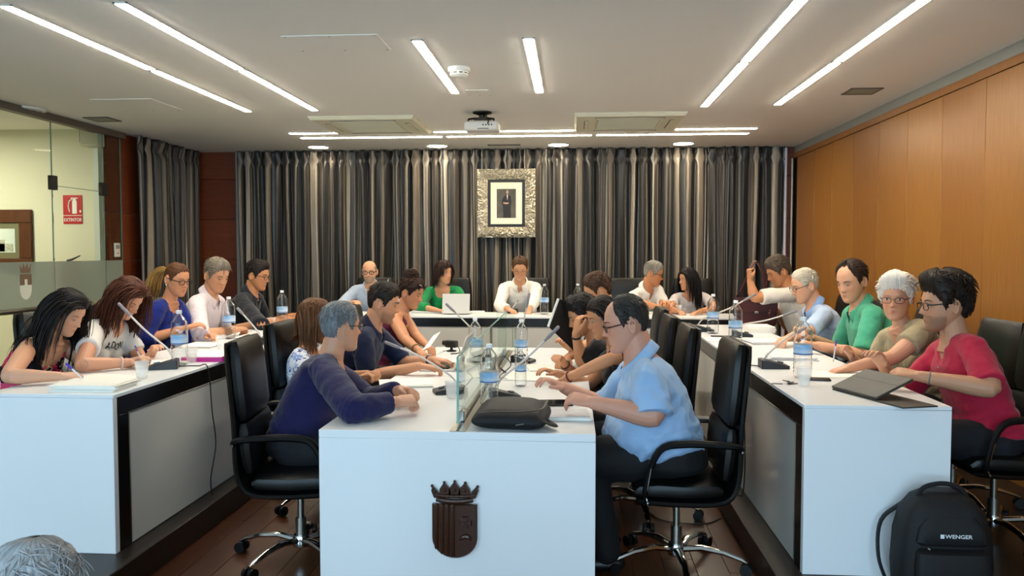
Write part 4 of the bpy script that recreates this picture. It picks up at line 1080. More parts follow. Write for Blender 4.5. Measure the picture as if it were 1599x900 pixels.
HANDS = {'relaxed': [(28, 34, 20)] * 4, 'flat': [(10, 12, 8)] * 4, 'fist': [(72, 88, 52)] * 4, 'type': [(20, 42, 25)] * 4,
         'write': [(42, 52, 22), (52, 62, 30), (62, 74, 40), (66, 76, 42)], 'hold': [(45, 40, 25)] * 4, 'clasp': [(55, 60, 35)] * 4}
def hand(W, d, dors, side, pose, s):
    """pieces of one hand: wrist W, pointing along d, back of hand towards dors; side +1 left hand, -1 right"""
    d = nrm(d); dors = nrm(dors - d * (dors @ d)); lat = np.cross(dors, d) * -side      # lat: towards the thumb
    tw = lambda x, y, z: W + s * (x * d + y * lat + z * dors)
    R = lambda x, hy, hz, y=0, z=0: (tw(x, y, z), lat * hy * s, dors * hz * s)
    out = [loft([R(-.02, .010, .010), R(-.012, .026, .020), R(0, .027, .019), R(.03, .034, .017), R(.06, .040, .0155), R(.082, .041, .013), R(.094, .036, .010)], 16, .8)]
    cur = HANDS[pose]
    for k, (y, ln, r) in enumerate(((.0305, .074, .0086), (.0103, .082, .0088), (-.0103, .076, .0084), (-.0295, .060, .0075))):
        ang = 0.; p = np.array([.078, y * .96, .001]); pts = [p.copy()]; sp = y * 1.6
        for seg, cu in zip((.012, .46 * ln, .30 * ln, .24 * ln), (0,) + cur[k]):
            ang += math.radians(cu)
            p = p + seg * np.array([math.cos(ang), sp * math.cos(ang), -math.sin(ang)]); pts.append(p.copy())
        P = [tw(*q) for q in pts]
        out.append(tube(P, np.array([r, r, r * .96, r * .9, r * .78]) * s, 8, round_ends=True))
    tips = {'fist': [(.018, .020, -.006), (.045, .040, -.014), (.070, .026, -.034), (.082, .006, -.040)], 'write': [(.018, .020, -.006), (.045, .042, -.016), (.075, .040, -.030), (.098, .030, -.040)],
            'flat': [(.016, .020, -.004), (.040, .046, -.008), (.066, .062, -.010), (.088, .070, -.012)]}
    tp = tips.get(pose, [(.016, .020, -.006), (.042, .044, -.014), (.070, .054, -.022), (.093, .050, -.030)])
    out.append(tube([tw(*q) for q in tp], np.array([.014, .0125, .0102, .0085]) * s, 8, round_ends=True))
    return out
def ik(S, W, l1, l2, hint):
    d = W - S; L = np.linalg.norm(d)
    if L > (l1 + l2) * .995: k = L / ((l1 + l2) * .995); l1 *= k; l2 *= k
    x = (l1 * l1 - l2 * l2 + L * L) / (2 * L); h = math.sqrt(max(l1 * l1 - x * x, 1e-6)); dn = d / L
    hv = np.asarray(hint, float); hv = nrm(hv - dn * (hv @ dn))
    return S + dn * x + hv * h

def hair_mat(name, c1, c2, rough=.55):
    return mat('hair_' + name, c1, rough, var=c2, vscale=1., vstretch=(46, 2.2, 1), bump=.6, bscale=1., bstretch=(80, 3, 1), bdist=.003, spec=.28, uvn=True, detail=3.)
def grid_mesh(name, V, n, m, uv=True):
    F = [(i * n + j, i * n + (j + 1) % n, (i + 1) * n + (j + 1) % n, (i + 1) * n + j) for i in range(m - 1) for j in range(n)]
    me = bpy.data.meshes.new(name); me.from_pydata(V.tolist(), [], F)
    l = me.uv_layers.new(name='UVMap'); vi = np.zeros(len(me.loops), int); me.loops.foreach_get('vertex_index', vi)
    l.data.foreach_set('uv', np.column_stack([(vi % n) / n, (vi // n) / m]).ravel())
    me.polygons.foreach_set('use_smooth', [True] * len(me.polygons))
    return me
def locks_mesh(name, paths, rad, k=5, flat=.45, out=None):
    """paths (n, s, 3), rad (n, s) -> tapered strands in one mesh"""
    n, s, _ = paths.shape
    T = np.gradient(paths, axis=1); T /= np.linalg.norm(T, axis=2, keepdims=True) + 1e-9
    ref = out if out is not None else np.broadcast_to(np.array([.3, .2, 1.]), (n, 3))
    U = np.cross(np.broadcast_to(ref[:, None, :], T.shape), T); U /= np.linalg.norm(U, axis=2, keepdims=True) + 1e-9
    Wv = np.cross(T, U); a = np.arange(k) * 2 * math.pi / k
    V = paths[:, :, None, :] + rad[:, :, None, None] * (np.cos(a)[None, None, :, None] * U[:, :, None, :] + flat * np.sin(a)[None, None, :, None] * Wv[:, :, None, :])
    V = V.reshape(-1, 3)
    base = (np.arange(n) * s * k)[:, None, None] + (np.arange(s - 1) * k)[None, :, None]; j = np.arange(k)[None, None, :]; j1 = (j + 1) % k
    F = np.stack(np.broadcast_arrays(base + j, base + j1, base + k + j1, base + k + j), -1).reshape(-1, 4)
    me = bpy.data.meshes.new(name); me.from_pydata(V.tolist(), [], F.tolist())
    l = me.uv_layers.new(name='UVMap'); vi = np.zeros(len(me.loops), int); me.loops.foreach_get('vertex_index', vi)
    l.data.foreach_set('uv', np.column_stack([(vi // (s * k)) * .137 % 1 + (vi % k) * .01, ((vi % (s * k)) // k) / s]).ravel())
    me.polygons.foreach_set('use_smooth', [True] * len(me.polygons))
    return me
def hair_cap(hf, hs, spec, r):
    n, m = 110, 70
    Z, A = head_grid(n, m); P = head_base(Z, A)
    rec, low = spec.get('rec', 0.), spec.get('low', 0.)
    edge = hairline(A, rec, low) + .004 * np.sin(A * 23 + 1) + .003 * np.sin(A * 41)
    mk = sstep(-.008, .012, Z - edge); mt = .30 + .70 * sstep(.0, .040, Z - edge)
    if spec.get('crown_bald'): mk = mk * (1 - spec['crown_bald'] * sstep(.055, .085, Z) * sstep(-.085, -.02, P[..., 1]))
    th, top = spec.get('th', .014), spec.get('top', .010)
    T = th + top * sstep(.02, .11, Z)
    T = T + spec.get('front', 0.) * sstep(.3, .9, np.cos(A)) * sstep(.05, .1, Z) + spec.get('back', 0.) * sstep(.2, .9, -np.cos(A)) * sstep(-.07, .03, Z)
    st = np.sin(A * 37 + 3 * np.sin(Z * 60)) * .5 + np.sin(A * 61 + 5 * np.sin(Z * 40 + 1)) * .35 + fnoise(P[..., 0], P[..., 1], P[..., 2], spec.get('nk', 90.)) * .9
    T = (T + spec.get('rough', .0025) * st) * mt
    c = np.array([0, -.005, .0]); D = P - c; L = np.linalg.norm(D, axis=-1, keepdims=True)
    off = np.where(mk > 0, T * mk, 0) - .008 * (1 - mk)
    Q = P + D / L * off[..., None]
    return grid_mesh('hair', hf.w(Q.reshape(-1, 3), hs), n, m), edge
def scalp_points(n, spec, r, zmin=None):
    pts = []
    while len(pts) < n:
        z = r.uniform(-.08, .118, 4 * n); a = r.uniform(-math.pi, math.pi, 4 * n)
        ok = z > hairline(a, spec.get('rec', 0.), spec.get('low', 0.)) + .006
        if zmin is not None: ok &= z > zmin
        if spec.get('crown_bald'):
            y = head_base(z, a)[:, 1]; ok &= ~((z > .06) & (y > -.07))
        pts += list(zip(z[ok], a[ok]))
    pts = np.array(pts[:n]); return head_base(pts[:, 0], pts[:, 1]), pts[:, 1]
def short_locks(hf, hs, spec, r):
    n = spec.get('nl', 340); P, A = scalp_points(n, spec, r)
    c = np.array([0, -.005, 0]); N_ = P - c; N_ /= np.linalg.norm(N_, axis=1)[:, None]
    crown = np.array([spec.get('part', .0), -.055, .115]); fl = P - crown; fl[:, 2] -= .03
    sw = spec.get('sweep', (.05, -.8, .1))
    if sw is not None: fl = fl * .35 + np.array(sw) * .1 * sstep(-.06, .03, P[:, 1])[:, None]
    fl += r.normal(0, .016 * spec.get('mess', 1.), fl.shape)
    fl -= N_ * np.sum(fl * N_, 1)[:, None]; fl /= np.linalg.norm(fl, axis=1)[:, None] + 1e-9
    th = spec.get('th', .014) + spec.get('top', .01) * sstep(.02, .11, P[:, 2])
    if 'front' in spec: th = th + spec['front'] * sstep(.05, .1, P[:, 2]) * sstep(0, .08, P[:, 1])
    if 'back' in spec: th = th + spec['back'] * sstep(0, .08, -P[:, 1])
    th = th * (.30 + .70 * sstep(.0, .040, P[:, 2] - hairline(A, spec.get('rec', 0.), spec.get('low', 0.))))
    ln = spec.get('len', .04) * r.uniform(.7, 1.3, n) * (.35 + .65 * sstep(.01, .085, P[:, 2])); lift = spec.get('lift', .004)
    t = np.linspace(0, 1, 6); curl = spec.get('curl', 0.)
    paths = P[:, None, :] + N_[:, None, :] * ((th[:, None] - .004) + lift * np.sin(t * 2.2)[None] * 1.0 - .004 * (t ** 2)[None])[..., None] + fl[:, None, :] * (ln[:, None] * t[None])[..., None]
    if curl:
        B = np.cross(N_, fl); ph = r.uniform(0, 6.28, n)
        paths += curl * (np.sin(t[None] * 7 + ph[:, None])[..., None] * B[:, None, :] + np.cos(t[None] * 7 + ph[:, None])[..., None] * N_[:, None, :])
    # follow the round of the head
    Rr = np.linalg.norm(paths - c, axis=2, keepdims=True); R0 = np.linalg.norm(paths[:, :1] - c, axis=2, keepdims=True)
    paths = c + (paths - c) / Rr * (R0 + (Rr - R0) * .35)
    rad = spec.get('rad', .0042) * np.array([.7, 1, 1, .85, .6, .15])[None] * r.uniform(.7, 1.2, n)[:, None]
    return locks_mesh('hair_locks', hf.w(paths.reshape(-1, 3), hs).reshape(paths.shape), rad * hs, 4, .45, N_ @ hf.M.T)
def long_locks(hf, hs, spec, r, coll):
    n = spec.get('ln', 420); P, A = scalp_points(n, spec, r, spec.get('zmin'))
    c = np.array([0, -.005, 0]); N_ = P - c; N_ /= np.linalg.norm(N_, axis=1)[:, None]
    part = spec.get('part', .0)
    fl = np.stack([np.sign(P[:, 0] - part) * .9, spec.get('fy', -.35) + 0 * P[:, 0], -.25 + 0 * P[:, 0]], -1)
    if spec.get('tie') is not None:
        fl = np.array(spec['tie']) - P
    fl += r.normal(0, .06, fl.shape); fl -= N_ * np.sum(fl * N_, 1)[:, None]; fl /= np.linalg.norm(fl, axis=1)[:, None]
    Pw = hf.w(P, hs); D = fl @ hf.M.T; Nw = N_ @ hf.M.T; th = (spec.get('th', .014) * r.uniform(.6, 1.3, n))[:, None] * hs
    X = Pw + Nw * th; ln = spec.get('long', .42) * r.uniform(.72, 1.1, n); S = 16; ds = (ln / (S - 1))[:, None]
    out = [X.copy()]; g = np.array(spec.get('grav', (0, 0, -1.))); ph = r.uniform(0, 6.28, n); wav = spec.get('wave', .2)
    ce = hf.w(np.array([[0, -.005, .01]]), hs)[0]
    for k in range(S - 1):
        q = .30 if k > 1 else .14
        w_ = wav * np.stack([np.sin(k * 1.1 + ph), np.cos(k * 1.1 + ph * 1.3), 0 * ph], -1)
        D = D * (1 - q) + g * q + w_ * .3; D /= np.linalg.norm(D, axis=1)[:, None]
        X = X + D * ds
        loc = (X - ce) @ hf.M / hs; ax = np.array([.088, .108, .128]); e = np.linalg.norm(loc / ax, axis=1)
        # keep the face clear
        m = e < 1
        if m.any(): loc[m] = loc[m] / e[m][:, None]; X[m] = ce + (loc[m] * hs) @ hf.M.T
        face = (loc[:, 1] > .035) & (np.abs(loc[:, 0]) < .074) & (loc[:, 2] < .06) & (loc[:, 2] > -.16)
        if face.any():
            lf = loc[face]; lf[:, 0] = np.sign(lf[:, 0] + 1e-6) * .080; X[face] = ce + (lf * hs) @ hf.M.T
        for cc, rr_ in coll:
            v = X - cc; L = np.linalg.norm(v, axis=1); m = L < rr_
            if m.any(): X[m] = cc + v[m] / L[m][:, None] * rr_
        out.append(X.copy())
    paths = np.stack(out, 1)
    ok = paths[:, 5:, 2].max(1) < paths[:, 0, 2] + .02; paths = paths[ok]; Nw = Nw[ok]; n = len(paths)
    rad = spec.get('lrad', .0075) * np.interp(np.linspace(0, 1, S), [0, .2, .7, 1], [.7, 1, .9, .12])[None] * r.uniform(.35, 1.15, n)[:, None]
    return locks_mesh('hair_lengths', paths, rad * hs, 4, .5, Nw)
SKINS = {}
def skin_mat(): return mat('skin', '#c69a78', .46, spec=.4, sss=.08, attr='tint', bump=.06, bscale=160)
def cloth(name, c, c2=None, rough=.8, b=.35, bs=22., **k):
    return mat('cloth_' + name, c, rough, var=c2, vscale=k.pop('vs', 9.), bump=b, bscale=bs, bdist=.012, sheen=.15, spec=.25, **k)
def skin_hex(h): return np.array(hexc(h)[:3])

def person(label, hip, zs, face, head, hyaw, hpitch, top, hair, skin='#c99b7a', s=1., w=1., dep=1., belly=0., fem=0., sh=None, roll=0., arms=None, glasses=None,
           eyes='down', seed=1, vox=.0045, zf=0., trousers='#15171c', beard=None, legs=True, jaw=1., lean=0., bust=0., lipc=None, neck=1., collar=None, shw=1., kf=.43, af=.02):
    r = np.random.default_rng(seed)
    root = empty('person', (hip[0], hip[1], zf), 0, label, 'person')
    Z = np.array([0, 0, 1.]); Hc = V3(head); sh = face if sh is None else sh
    fwd = yp(hyaw, hpitch); up0 = nrm(Z - fwd * fwd[2]); side0 = np.cross(up0, fwd)
    up0 = up0 * math.cos(math.radians(roll)) + side0 * math.sin(math.radians(roll))
    hf = Frame(Hc, fwd, up0); hs = s * (.98 if fem else 1.0)
    P0 = np.array([hip[0], hip[1], zs + .095]); fh = nrm([fwd[0], fwd[1], 0])
    sfw = yp(sh, 0); ffw = yp(face, 0)
    nb = Hc - s * (.158 * nrm(hf.u * .45 + Z * .55)) - s * (.030 + .035 * max(0, math.sin(math.radians(hpitch)))) * fh * .6 - sfw * .015
    mid = (P0 + nb) / 2 - ffw * (.045 + lean) * s
    sp = lambda t: (1 - t) ** 2 * P0 + 2 * t * (1 - t) * mid + t * t * nb
    def fr(t):
        tt = min(max(t, 0), 1); T = nrm(2 * (1 - tt) * (mid - P0) + 2 * tt * (nb - mid)); f = nrm(ffw * (1 - tt) + sfw * tt)
        f = nrm(f - T * (f @ T)); return T, f, np.cross(T, f)
    tab = [(-.13, .09, .07, 0), (-.07, .155, .105, 0), (-.02, .178, .124, 0), (.05, .178, .125, 0), (.28, .155, .112, .008), (.48, .152, .112, .012), (.66, .163, .114, .012), (.80, .166, .102, .006), (.90, .140, .083, 0), (.965, .090, .065, 0), (1.02, .060, .056, .004)]
    if fem: tab = [(t, a * (.93 if t > .4 else 1.0) * (.9 if .2 < t < .6 else 1), b * .93, c) for t, a, b, c in tab]
    def torso(inf, t0=-1, t1=2):
        R = []
        for t, a, b, c in tab:
            if t < t0 or t > t1: continue
            bl = belly * math.exp(-((t - .30) / .26) ** 2); T, f, l = fr(t)
            cpos = sp(min(max(t, 0), 1)) + T * (t - min(max(t, 0), 1)) * np.linalg.norm(nb - P0)
            hw = a * w * s * (shw if t > .6 else 1.) + bl * .55 + inf * (1 if t < .9 else .6); hd = b * dep * s + bl * .62 + inf * (1 if t < .9 else .6)
            R.append((cpos + f * (c * s + bl * .42), l * hw, f * hd))
        return loft(R, 26, .82)
    Tn, fn, ln_ = fr(.93)
    S = {}; E = {}; Wr = {}
    arms = arms or {}
    for sd in (1, -1):
        A = arms.get('L' if sd > 0 else 'R', {})
        S[sd] = nb - Tn * .062 * s + ln_ * sd * .160 * s * w * shw + fn * (.005 + A.get('fwd', .0)) + Tn * A.get('raise', 0.)
        Wr[sd] = V3(A['w']) if 'w' in A else nb + sfw * .36 - Z * .30 + ln_ * sd * .12
        E[sd] = V3(A['e']) if 'e' in A else ik(S[sd], Wr[sd], .285 * s, .255 * s, A.get('hint', -Z * 1. + ln_ * sd * .5 - sfw * .3))
    aw = .5 + .5 * w * (.86 if fem else 1.)
    def arm_path(sd): return bez([S[sd], S[sd] * .5 + E[sd] * .5, E[sd] + nrm(S[sd] - E[sd]) * .02, E[sd] + nrm(Wr[sd] - E[sd]) * .02, E[sd] * .5 + Wr[sd] * .5, Wr[sd]], 22)
    ar_r = np.interp(np.linspace(0, 1, 22), [0, .15, .4, .55, .62, .72, .9, 1.], [.052, .053, .045, .040, .0425, .042, .031, .0255]) * s * aw
    pieces = [torso(-.006)]
    nk = (.049 if fem else .057) * s * neck
    hb = hf.w([0, -.022, -.045], hs); nb2 = nb - Tn * .05
    pieces.append(loft([(p, hf.l * rr_ * nk, nrm(np.cross(nrm(hb - nb2), hf.l)) * rr_ * nk * 1.04) for p, rr_ in ((nb2, 1.5), (nb2 * .72 + hb * .28, 1.12), (nb2 * .45 + hb * .55, 1.0), (nb2 * .15 + hb * .85, .98), (hb, .92))], 18))
    for sd in (1, -1):
        pieces.append(tube([nb - Tn * .035 * s + ln_ * sd * .03, nb - Tn * .040 * s + ln_ * sd * .09 * w * shw * s, S[sd]], np.array([.05, .046, .050]) * s * (.9 if fem else 1), 12, round_ends=True))
        cov = np.where(np.linspace(0, 1, 22) < top.get('sleeve', .32) - .09, .78, 1.)
        pieces.append(tube(arm_path(sd), ar_r * cov, 14, round_ends=True))
        A = arms.get('L' if sd > 0 else 'R', {})
        hd_ = A.get('d'); hd_ = nrm(Wr[sd] - E[sd]) if hd_ is None else np.array(hd_, float)
        pieces += hand(Wr[sd], hd_, np.array(A.get('n', (0, 0, 1.)), float) + 1e-3, sd, A.get('pose', 'relaxed'), s * (.90 if fem else 1.0))
    ZZ, AA = head_grid(); Pf = head_feat(head_base(ZZ, AA), AA, fem, jaw)
    m_, n_ = ZZ.shape
    pieces.append((hf.w(Pf.reshape(-1, 3), hs), ringfaces(m_, n_)))
    for sd in (1, -1):                                    # ears
        c = np.array([sd * .079, -.010, -.004]); ring = []
        for k in range(14):
            t = k * 2 * math.pi / 14; ring.append(c + np.array([sd * (.006 + .004 * math.cos(t)), -.004 - .016 * math.cos(t - .2) * (1.0 if math.sin(t) > 0 else .75), .030 * math.sin(t)]))
        ring.append(ring[0]); ring.append(ring[1])
        pieces.append(tube([hf.w(q, hs) for q in ring[:-1]], .0048 * hs, 6))
        pieces.append(ellipsoid(hf.w(c + np.array([-sd * .001, .001, -.002]), hs), [hf.l * .006 * hs, nrm(hf.f - hf.u * .2) * .015 * hs, hf.u * .027 * hs], 12, 8))
    me = remesh(pieces, vox, 2, 'body', dec=.32)
    V = verts(me); L = hf.loc(V, hs); base = skin_hex(skin) * np.array([.93, .86, .80])
    C = np.tile(base, (len(V), 1)); x, y, z = L[:, 0], L[:, 1], L[:, 2]; ax = np.abs(x)
    inh = (ax < .09) & (y > .02) & (z > -.13) & (z < .125)
    def blend(mask, c, k):
        nonlocal C
        q = (mask * k * inh)[:, None]; C = C * (1 - q) + np.asarray(c) * q
    G2 = lambda x0, z0, sx, sz: np.exp(-((ax - x0) / sx) ** 2 - ((z - z0) / sz) ** 2)
    blend(G2(.042, -.022, .022, .018), base * np.array([1.05, .80, .76]), .45)
    blend(G2(0, -.026, .016, .012), base * np.array([1.02, .80, .76]), .4)
    blend(sstep(.6, .9, G2(0, -.060, .026, .0125)), base * np.array([.82, .48, .46]) if lipc is None else skin_hex(lipc), .75)
    blend(sstep(.35, .8, G2(.034, .010, .020, .007)), base * .62, .55)
    if beard:
        bm = np.maximum(sstep(-.035, -.055, z) * sstep(.03, .05, ax + y * .5), sstep(-.036, -.044, z) * sstep(-.052, -.046, z) * (ax < .04)) * (1 - .85 * G2(0, -.060, .020, .008))
        blend(bm, skin_hex(beard[0]), beard[1])
    at_ = me.attributes.new('tint', 'FLOAT_COLOR', 'POINT'); at_.data.foreach_set('color', np.column_stack([C, np.ones(len(C))]).astype(np.float32).ravel())
    body = link('body', me, skin_mat(), root); body.matrix_parent_inverse = root.matrix_world.inverted()
    KI = Matrix.Translation(Vector((-hip[0], -hip[1], -zf)))
    def add(me, name, m, parent=root):
        if m is not None and not me.materials: me.materials.append(m)
        o = bpy.data.objects.new(name, me); col.objects.link(o); o.parent = parent; o.matrix_parent_inverse = KI if parent is root else Matrix.Identity(4)
        return o
    body.matrix_parent_inverse = KI
    def addmb(mb, name, m, parent=root):
        me = mb.data(name); me.polygons.foreach_set('use_smooth', [True] * len(me.polygons)); return add(me, name, m, parent)
    # ---- garment on the torso
    inf = top.get('inf', .011); slv = top.get('sleeve', .32)
    gp = [torso(inf, -.03, .99)]
    for sd in (1, -1):
        gp.append(tube([nb - Tn * .040 * s + ln_ * sd * .045, nb - Tn * .045 * s + ln_ * sd * .10 * w * shw * s, S[sd]], np.array([.048, .050, .054]) * s * (.9 if fem else 1) + inf * .9, 12, round_ends=True) if slv > 0 else
                  tube([nb - Tn * .045 * s + ln_ * sd * .05, nb - Tn * .05 * s + ln_ * sd * .105 * w * s], np.array([.046, .042]) * s + inf * .6, 12, round_ends=True))
        if slv > 0:
            ap = arm_path(sd); k = max(4, int(round(slv * 21)) + 1); t = np.linspace(0, 1, 22)[:k]
            rr_ = ar_r[:k] + inf * np.interp(t, [0, .2, .6, 1], [.9, 1, 1.2, 1.25]) + (.004 if slv > .75 else 0); fl = top.get('flare', .008)
            if slv < .75: rr_ = rr_ + fl * (t / t[-1]) ** 2
            gp.append(tube(ap[:k], rr_, 16))
        if bust:
            T, f, l = fr(.64); gp.append(ellipsoid(sp(.64) + f * .085 * s * dep + l * sd * .072 * s, [l * .068 * s, f * (.055 + bust) * s, T * .070 * s]))
    gm = remesh(gp, top.get('vox', .009), top.get('sm', 6), 'garment', dec=.6)
    V = verts(gm); Nn = vnormals(gm); fb = Frame(nb, nrm(fn), Tn); Q = fb.loc(V, s)
    k = top.get('wr', 1.)
    wrk = fnoise(V[:, 0] + .3 * V[:, 2], V[:, 1], V[:, 2] * .6, 30.) * .0045 + fnoise(V[:, 0], V[:, 1] + .4 * V[:, 2], V[:, 2], 58.) * .0024
    for sd in (1, -1):                                        # folds gather at armpit, elbow and waist
        dS = np.linalg.norm(V - (S[sd] - Tn * .07), axis=1); wrk += np.exp(-(dS / .10) ** 2) * .004 * np.sin(dS * 150 + Q[:, 1] * 60)
        dE = np.linalg.norm(V - E[sd], axis=1)
        if slv > .5: wrk += np.exp(-(dE / .07) ** 2) * .004 * np.sin((V - E[sd]) @ nrm(Wr[sd] - S[sd]) * 230)
    wrk += np.exp(-((Q[:, 2] + .40) / .09) ** 2) * .005 * np.sin(Q[:, 2] * 120 + 6 * np.sin(Q[:, 0] * 14))
    wrk = np.maximum(wrk * k, -.006); k = 1.
    ncut = np.zeros(len(V)); nt = top.get('neck', 'crew'); nd = top.get('nd', .05); nw = top.get('nw', .075)
    rad = np.sqrt((Q[:, 0] / nw) ** 2 + ((Q[:, 1] - .01) / .075) ** 2)
    if nt == 'crew': ncut = sstep(1.06, .94, rad) * sstep(-.075, -.055, Q[:, 2])
    elif nt in ('v', 'shirt'):
        lim = np.clip((Q[:, 2] + nd) / nd, 0, 1.2) * nw
        ncut = np.maximum(sstep(.008, -.004, np.abs(Q[:, 0]) - lim) * (Q[:, 1] > 0) * (Q[:, 2] > -nd), sstep(1.0, .92, rad) * (Q[:, 2] > -.06))
    elif nt == 'scoop':
        e = np.sqrt((Q[:, 0] / nw) ** 2 + ((Q[:, 2] + .01) / nd) ** 2); ncut = np.maximum(sstep(1.05, .95, e) * (Q[:, 1] > -.03), sstep(1.05, .94, rad) * (Q[:, 2] > -.06))
    V = V + Nn * (wrk * k * (1 - ncut))[:, None] - Nn * (ncut * (inf + .016))[:, None]
    setverts(gm, V)
    gar = add(gm, top['name'], top['mat'])
    if nt == 'shirt' or top.get('collar'):
        cm = top.get('collar_mat', top['mat'])
        fc = Frame(nb * .9 + hb * .1 - Tn * .012, nrm(fn - hf.u * 0), nrm(Tn * .6 + nrm(hb - nb2) * .4)); n = 40; gap = top.get('gap', .30); R = []
        aa = np.linspace(gap, 2 * math.pi - gap, n); ck = nk * 1.10 + .008
        drop_ = top.get('cd', .034) * (1 + .55 * np.exp(-((np.minimum(aa, 2 * math.pi - aa) - gap) / .35) ** 2))
        zc = lambda a, v: v - .030 * np.cos(a) * s                      # collar sits lower in front
        rows = [np.stack([np.sin(aa) * (ck + o_), np.cos(aa) * (ck + o_) * 1.04 + .004, zc(aa, h_) + (dr * -drop_)], -1) for o_, h_, dr in ((.004, -.012, 0), (-.001, .024, 0), (.003, .029, 0), (.010, .024, 0), (.022, .020, .8), (.027, .018, 1.15))]
        Vc = fc.w(np.concatenate(rows)); Fc = [(i * n + j, i * n + j + 1, (i + 1) * n + j + 1, (i + 1) * n + j) for i in range(5) for j in range(n - 1)]
        mc = bpy.data.meshes.new('collar'); mc.from_pydata(Vc.tolist(), [], Fc); mc.polygons.foreach_set('use_smooth', [True] * len(mc.polygons))
        co = add(mc, 'collar', cm, gar); sm = co.modifiers.new('t', 'SOLIDIFY'); sm.thickness = .0025
    if top.get('buttons'):
        vv = V; qq = fb.loc(vv, s)
        for zq in np.linspace(-nd - .02, top.get('bz', -.30), top['buttons']):
            sel = np.where((np.abs(qq[:, 0]) < .012) & (np.abs(qq[:, 2] - zq) < .012) & (qq[:, 1] > 0))[0]
            if len(sel):
                c = vv[sel[np.argmax(qq[sel, 1])]]; nn_ = fb.f
                addmb(MB().add(*ellipsoid(c + nn_ * .002, [fb.l * .0055, fb.u * .0055, nn_ * .0022], 10, 6)), 'button', mat('shirt_button', top.get('btn', '#d8d4cc'), .4), gar)
    # ---- legs
    if legs:
        lp = []
        hipv = P0
        T, f, l = fr(0.)
        R = [(P0 + Z * zz, l * a * s * w + l * belly * .4, ffw * b * s + ffw * belly * .4) for zz, a, b in ((-.085, .14, .11), (-.05, .172, .14), (.0, .172, .128), (.05, .165, .12))]
        lp.append(loft(R, 22, .8)); shoes = []
        for sd in (1, -1):
            lat = np.cross(Z, ffw) * sd
            a0 = P0 + lat * .09 * s * w - Z * .01; kn = np.array([hip[0], hip[1], 0]) + ffw * kf * s + lat * .12 * s * w; kn[2] = max(zs + .065, zf + .50 * s)
            an = kn + ffw * af - lat * .01; an[2] = zf + .10
            lp.append(tube(bez([a0, a0 * .5 + kn * .5, kn - ffw * .03, kn - Z * .05, kn * .5 + an * .5, an], 18), np.interp(np.linspace(0, 1, 18), [0, .4, .55, .7, 1], [.10, .085, .072, .064, .055]) * s * (.4 + .6 * w), 14, round_ends=True))
            f0 = an - Z * .055 - ffw * .05; f1 = an - Z * .062 + ffw * .17
            shoes.append(tube([f0, f0 * .5 + f1 * .5, f1], np.array([.036, .042, .034]) * s, 12, flat=.85, round_ends=True))
        tm = remesh(lp, .014, 5, 'trousers'); add(tm, 'trousers', mat('trousers_' + trousers, trousers, .8, var='#0c0d10' if trousers != '#0c0d10' else '#15161a', vscale=10, bump=.3, bscale=25))
        for q in shoes: addmb(MB().add(*q), 'shoe', mat('shoe_black', '#0e0d0c', .4))
    # ---- face details
    dark = hair.get('brow', hair.get('c1', '#2a1c12'))
    bm = mat('brow_' + dark, dark, .7)
    for sd in (1, -1):
        pts = [head_feat(head_base(np.array([zz]), np.array([aa])), np.array([aa]), fem)[0] + np.array([0, .002, 0]) for aa, zz in ((sd * .20, .030), (sd * .36, .0345), (sd * .52, .0345), (sd * .68, .028))]
        addmb(MB().tube([hf.w(q, hs) for q in bez(pts, 8)], np.array([.0028, .0036, .004, .004, .0036, .003, .0024, .0014]) * hs * (.75 if fem else 1), 6, flat=.6), 'eyebrow', bm)
        ec = np.array([sd * .034, .0782, .0095])
        if eyes == 'open':
            ey = addmb(MB().add(*ellipsoid(hf.w(ec + np.array([0, .0035, 0]), hs), [hf.l * .0135 * hs, hf.u * .0062 * hs, hf.f * .0085 * hs], 14, 10)), 'eye', mat('eye_white', '#d9d2c6', .25))
            addmb(MB().add(*ellipsoid(hf.w(ec + np.array([0, .0105, 0]), hs), [hf.l * .0052 * hs, hf.u * .0052 * hs, hf.f * .0022 * hs], 10, 6)), 'iris', mat('iris_dark', '#24170f', .15), ey)
        arc = [ec + np.array([sd * x_, .0085 - 22 * x_ * x_, (-.0035 if eyes == 'down' else .0058) - (1 if eyes != 'down' else -1) * 14 * x_ * x_]) for x_ in np.linspace(-.013, .015, 7)]
        addmb(MB().tube([hf.w(q, hs) for q in arc], np.array([.0006, .0012, .0016, .0017, .0016, .0013, .0007]) * hs, 5), 'eyelashes', mat('lash_dark', '#1a110c', .7))
    if glasses:
        gmx = MB(); gc = glasses.get('c', '#16120f'); gr = glasses.get('r', .0020) * .75; yy = .1035; zz0 = glasses.get('z', .006)
        for sd in (1, -1):
            ring = [(sd * .035 + .0245 * np.sign(math.cos(t)) * abs(math.cos(t)) ** .7, yy - .0035 * abs(math.cos(t)) * (1 if math.cos(t) * sd > 0 else .2) - .004, zz0 + .0170 * np.sign(math.sin(t)) * abs(math.sin(t)) ** .75) for t in np.linspace(0, 2 * math.pi, 25)]
            gmx.tube([hf.w(q, hs) for q in ring], gr * hs, 6)
            gmx.tube([hf.w(q, hs) for q in ((sd * .0595, yy - .007, zz0 + .008), (sd * .074, .075, zz0 + .008), (sd * .0815, .02, zz0 + .009), (sd * .082, -.008, zz0 + .006), (sd * .079, -.022, zz0 - .012))], gr * 1.1 * hs, 6, flat=1.5)
        gmx.tube([hf.w(q, hs) for q in ((-.0105, yy - .004, zz0 + .006), (0, yy + .003, zz0 + .008), (.0105, yy - .004, zz0 + .006))], gr * hs, 6)
        addmb(gmx, 'glasses', mat('glasses_' + gc, gc, .3))
    # ---- hair
    hm = hair_mat(hair['n'], hair['c1'], hair['c2'], hair.get('rough_mat', .55))
    spn = lambda t: sp(t)
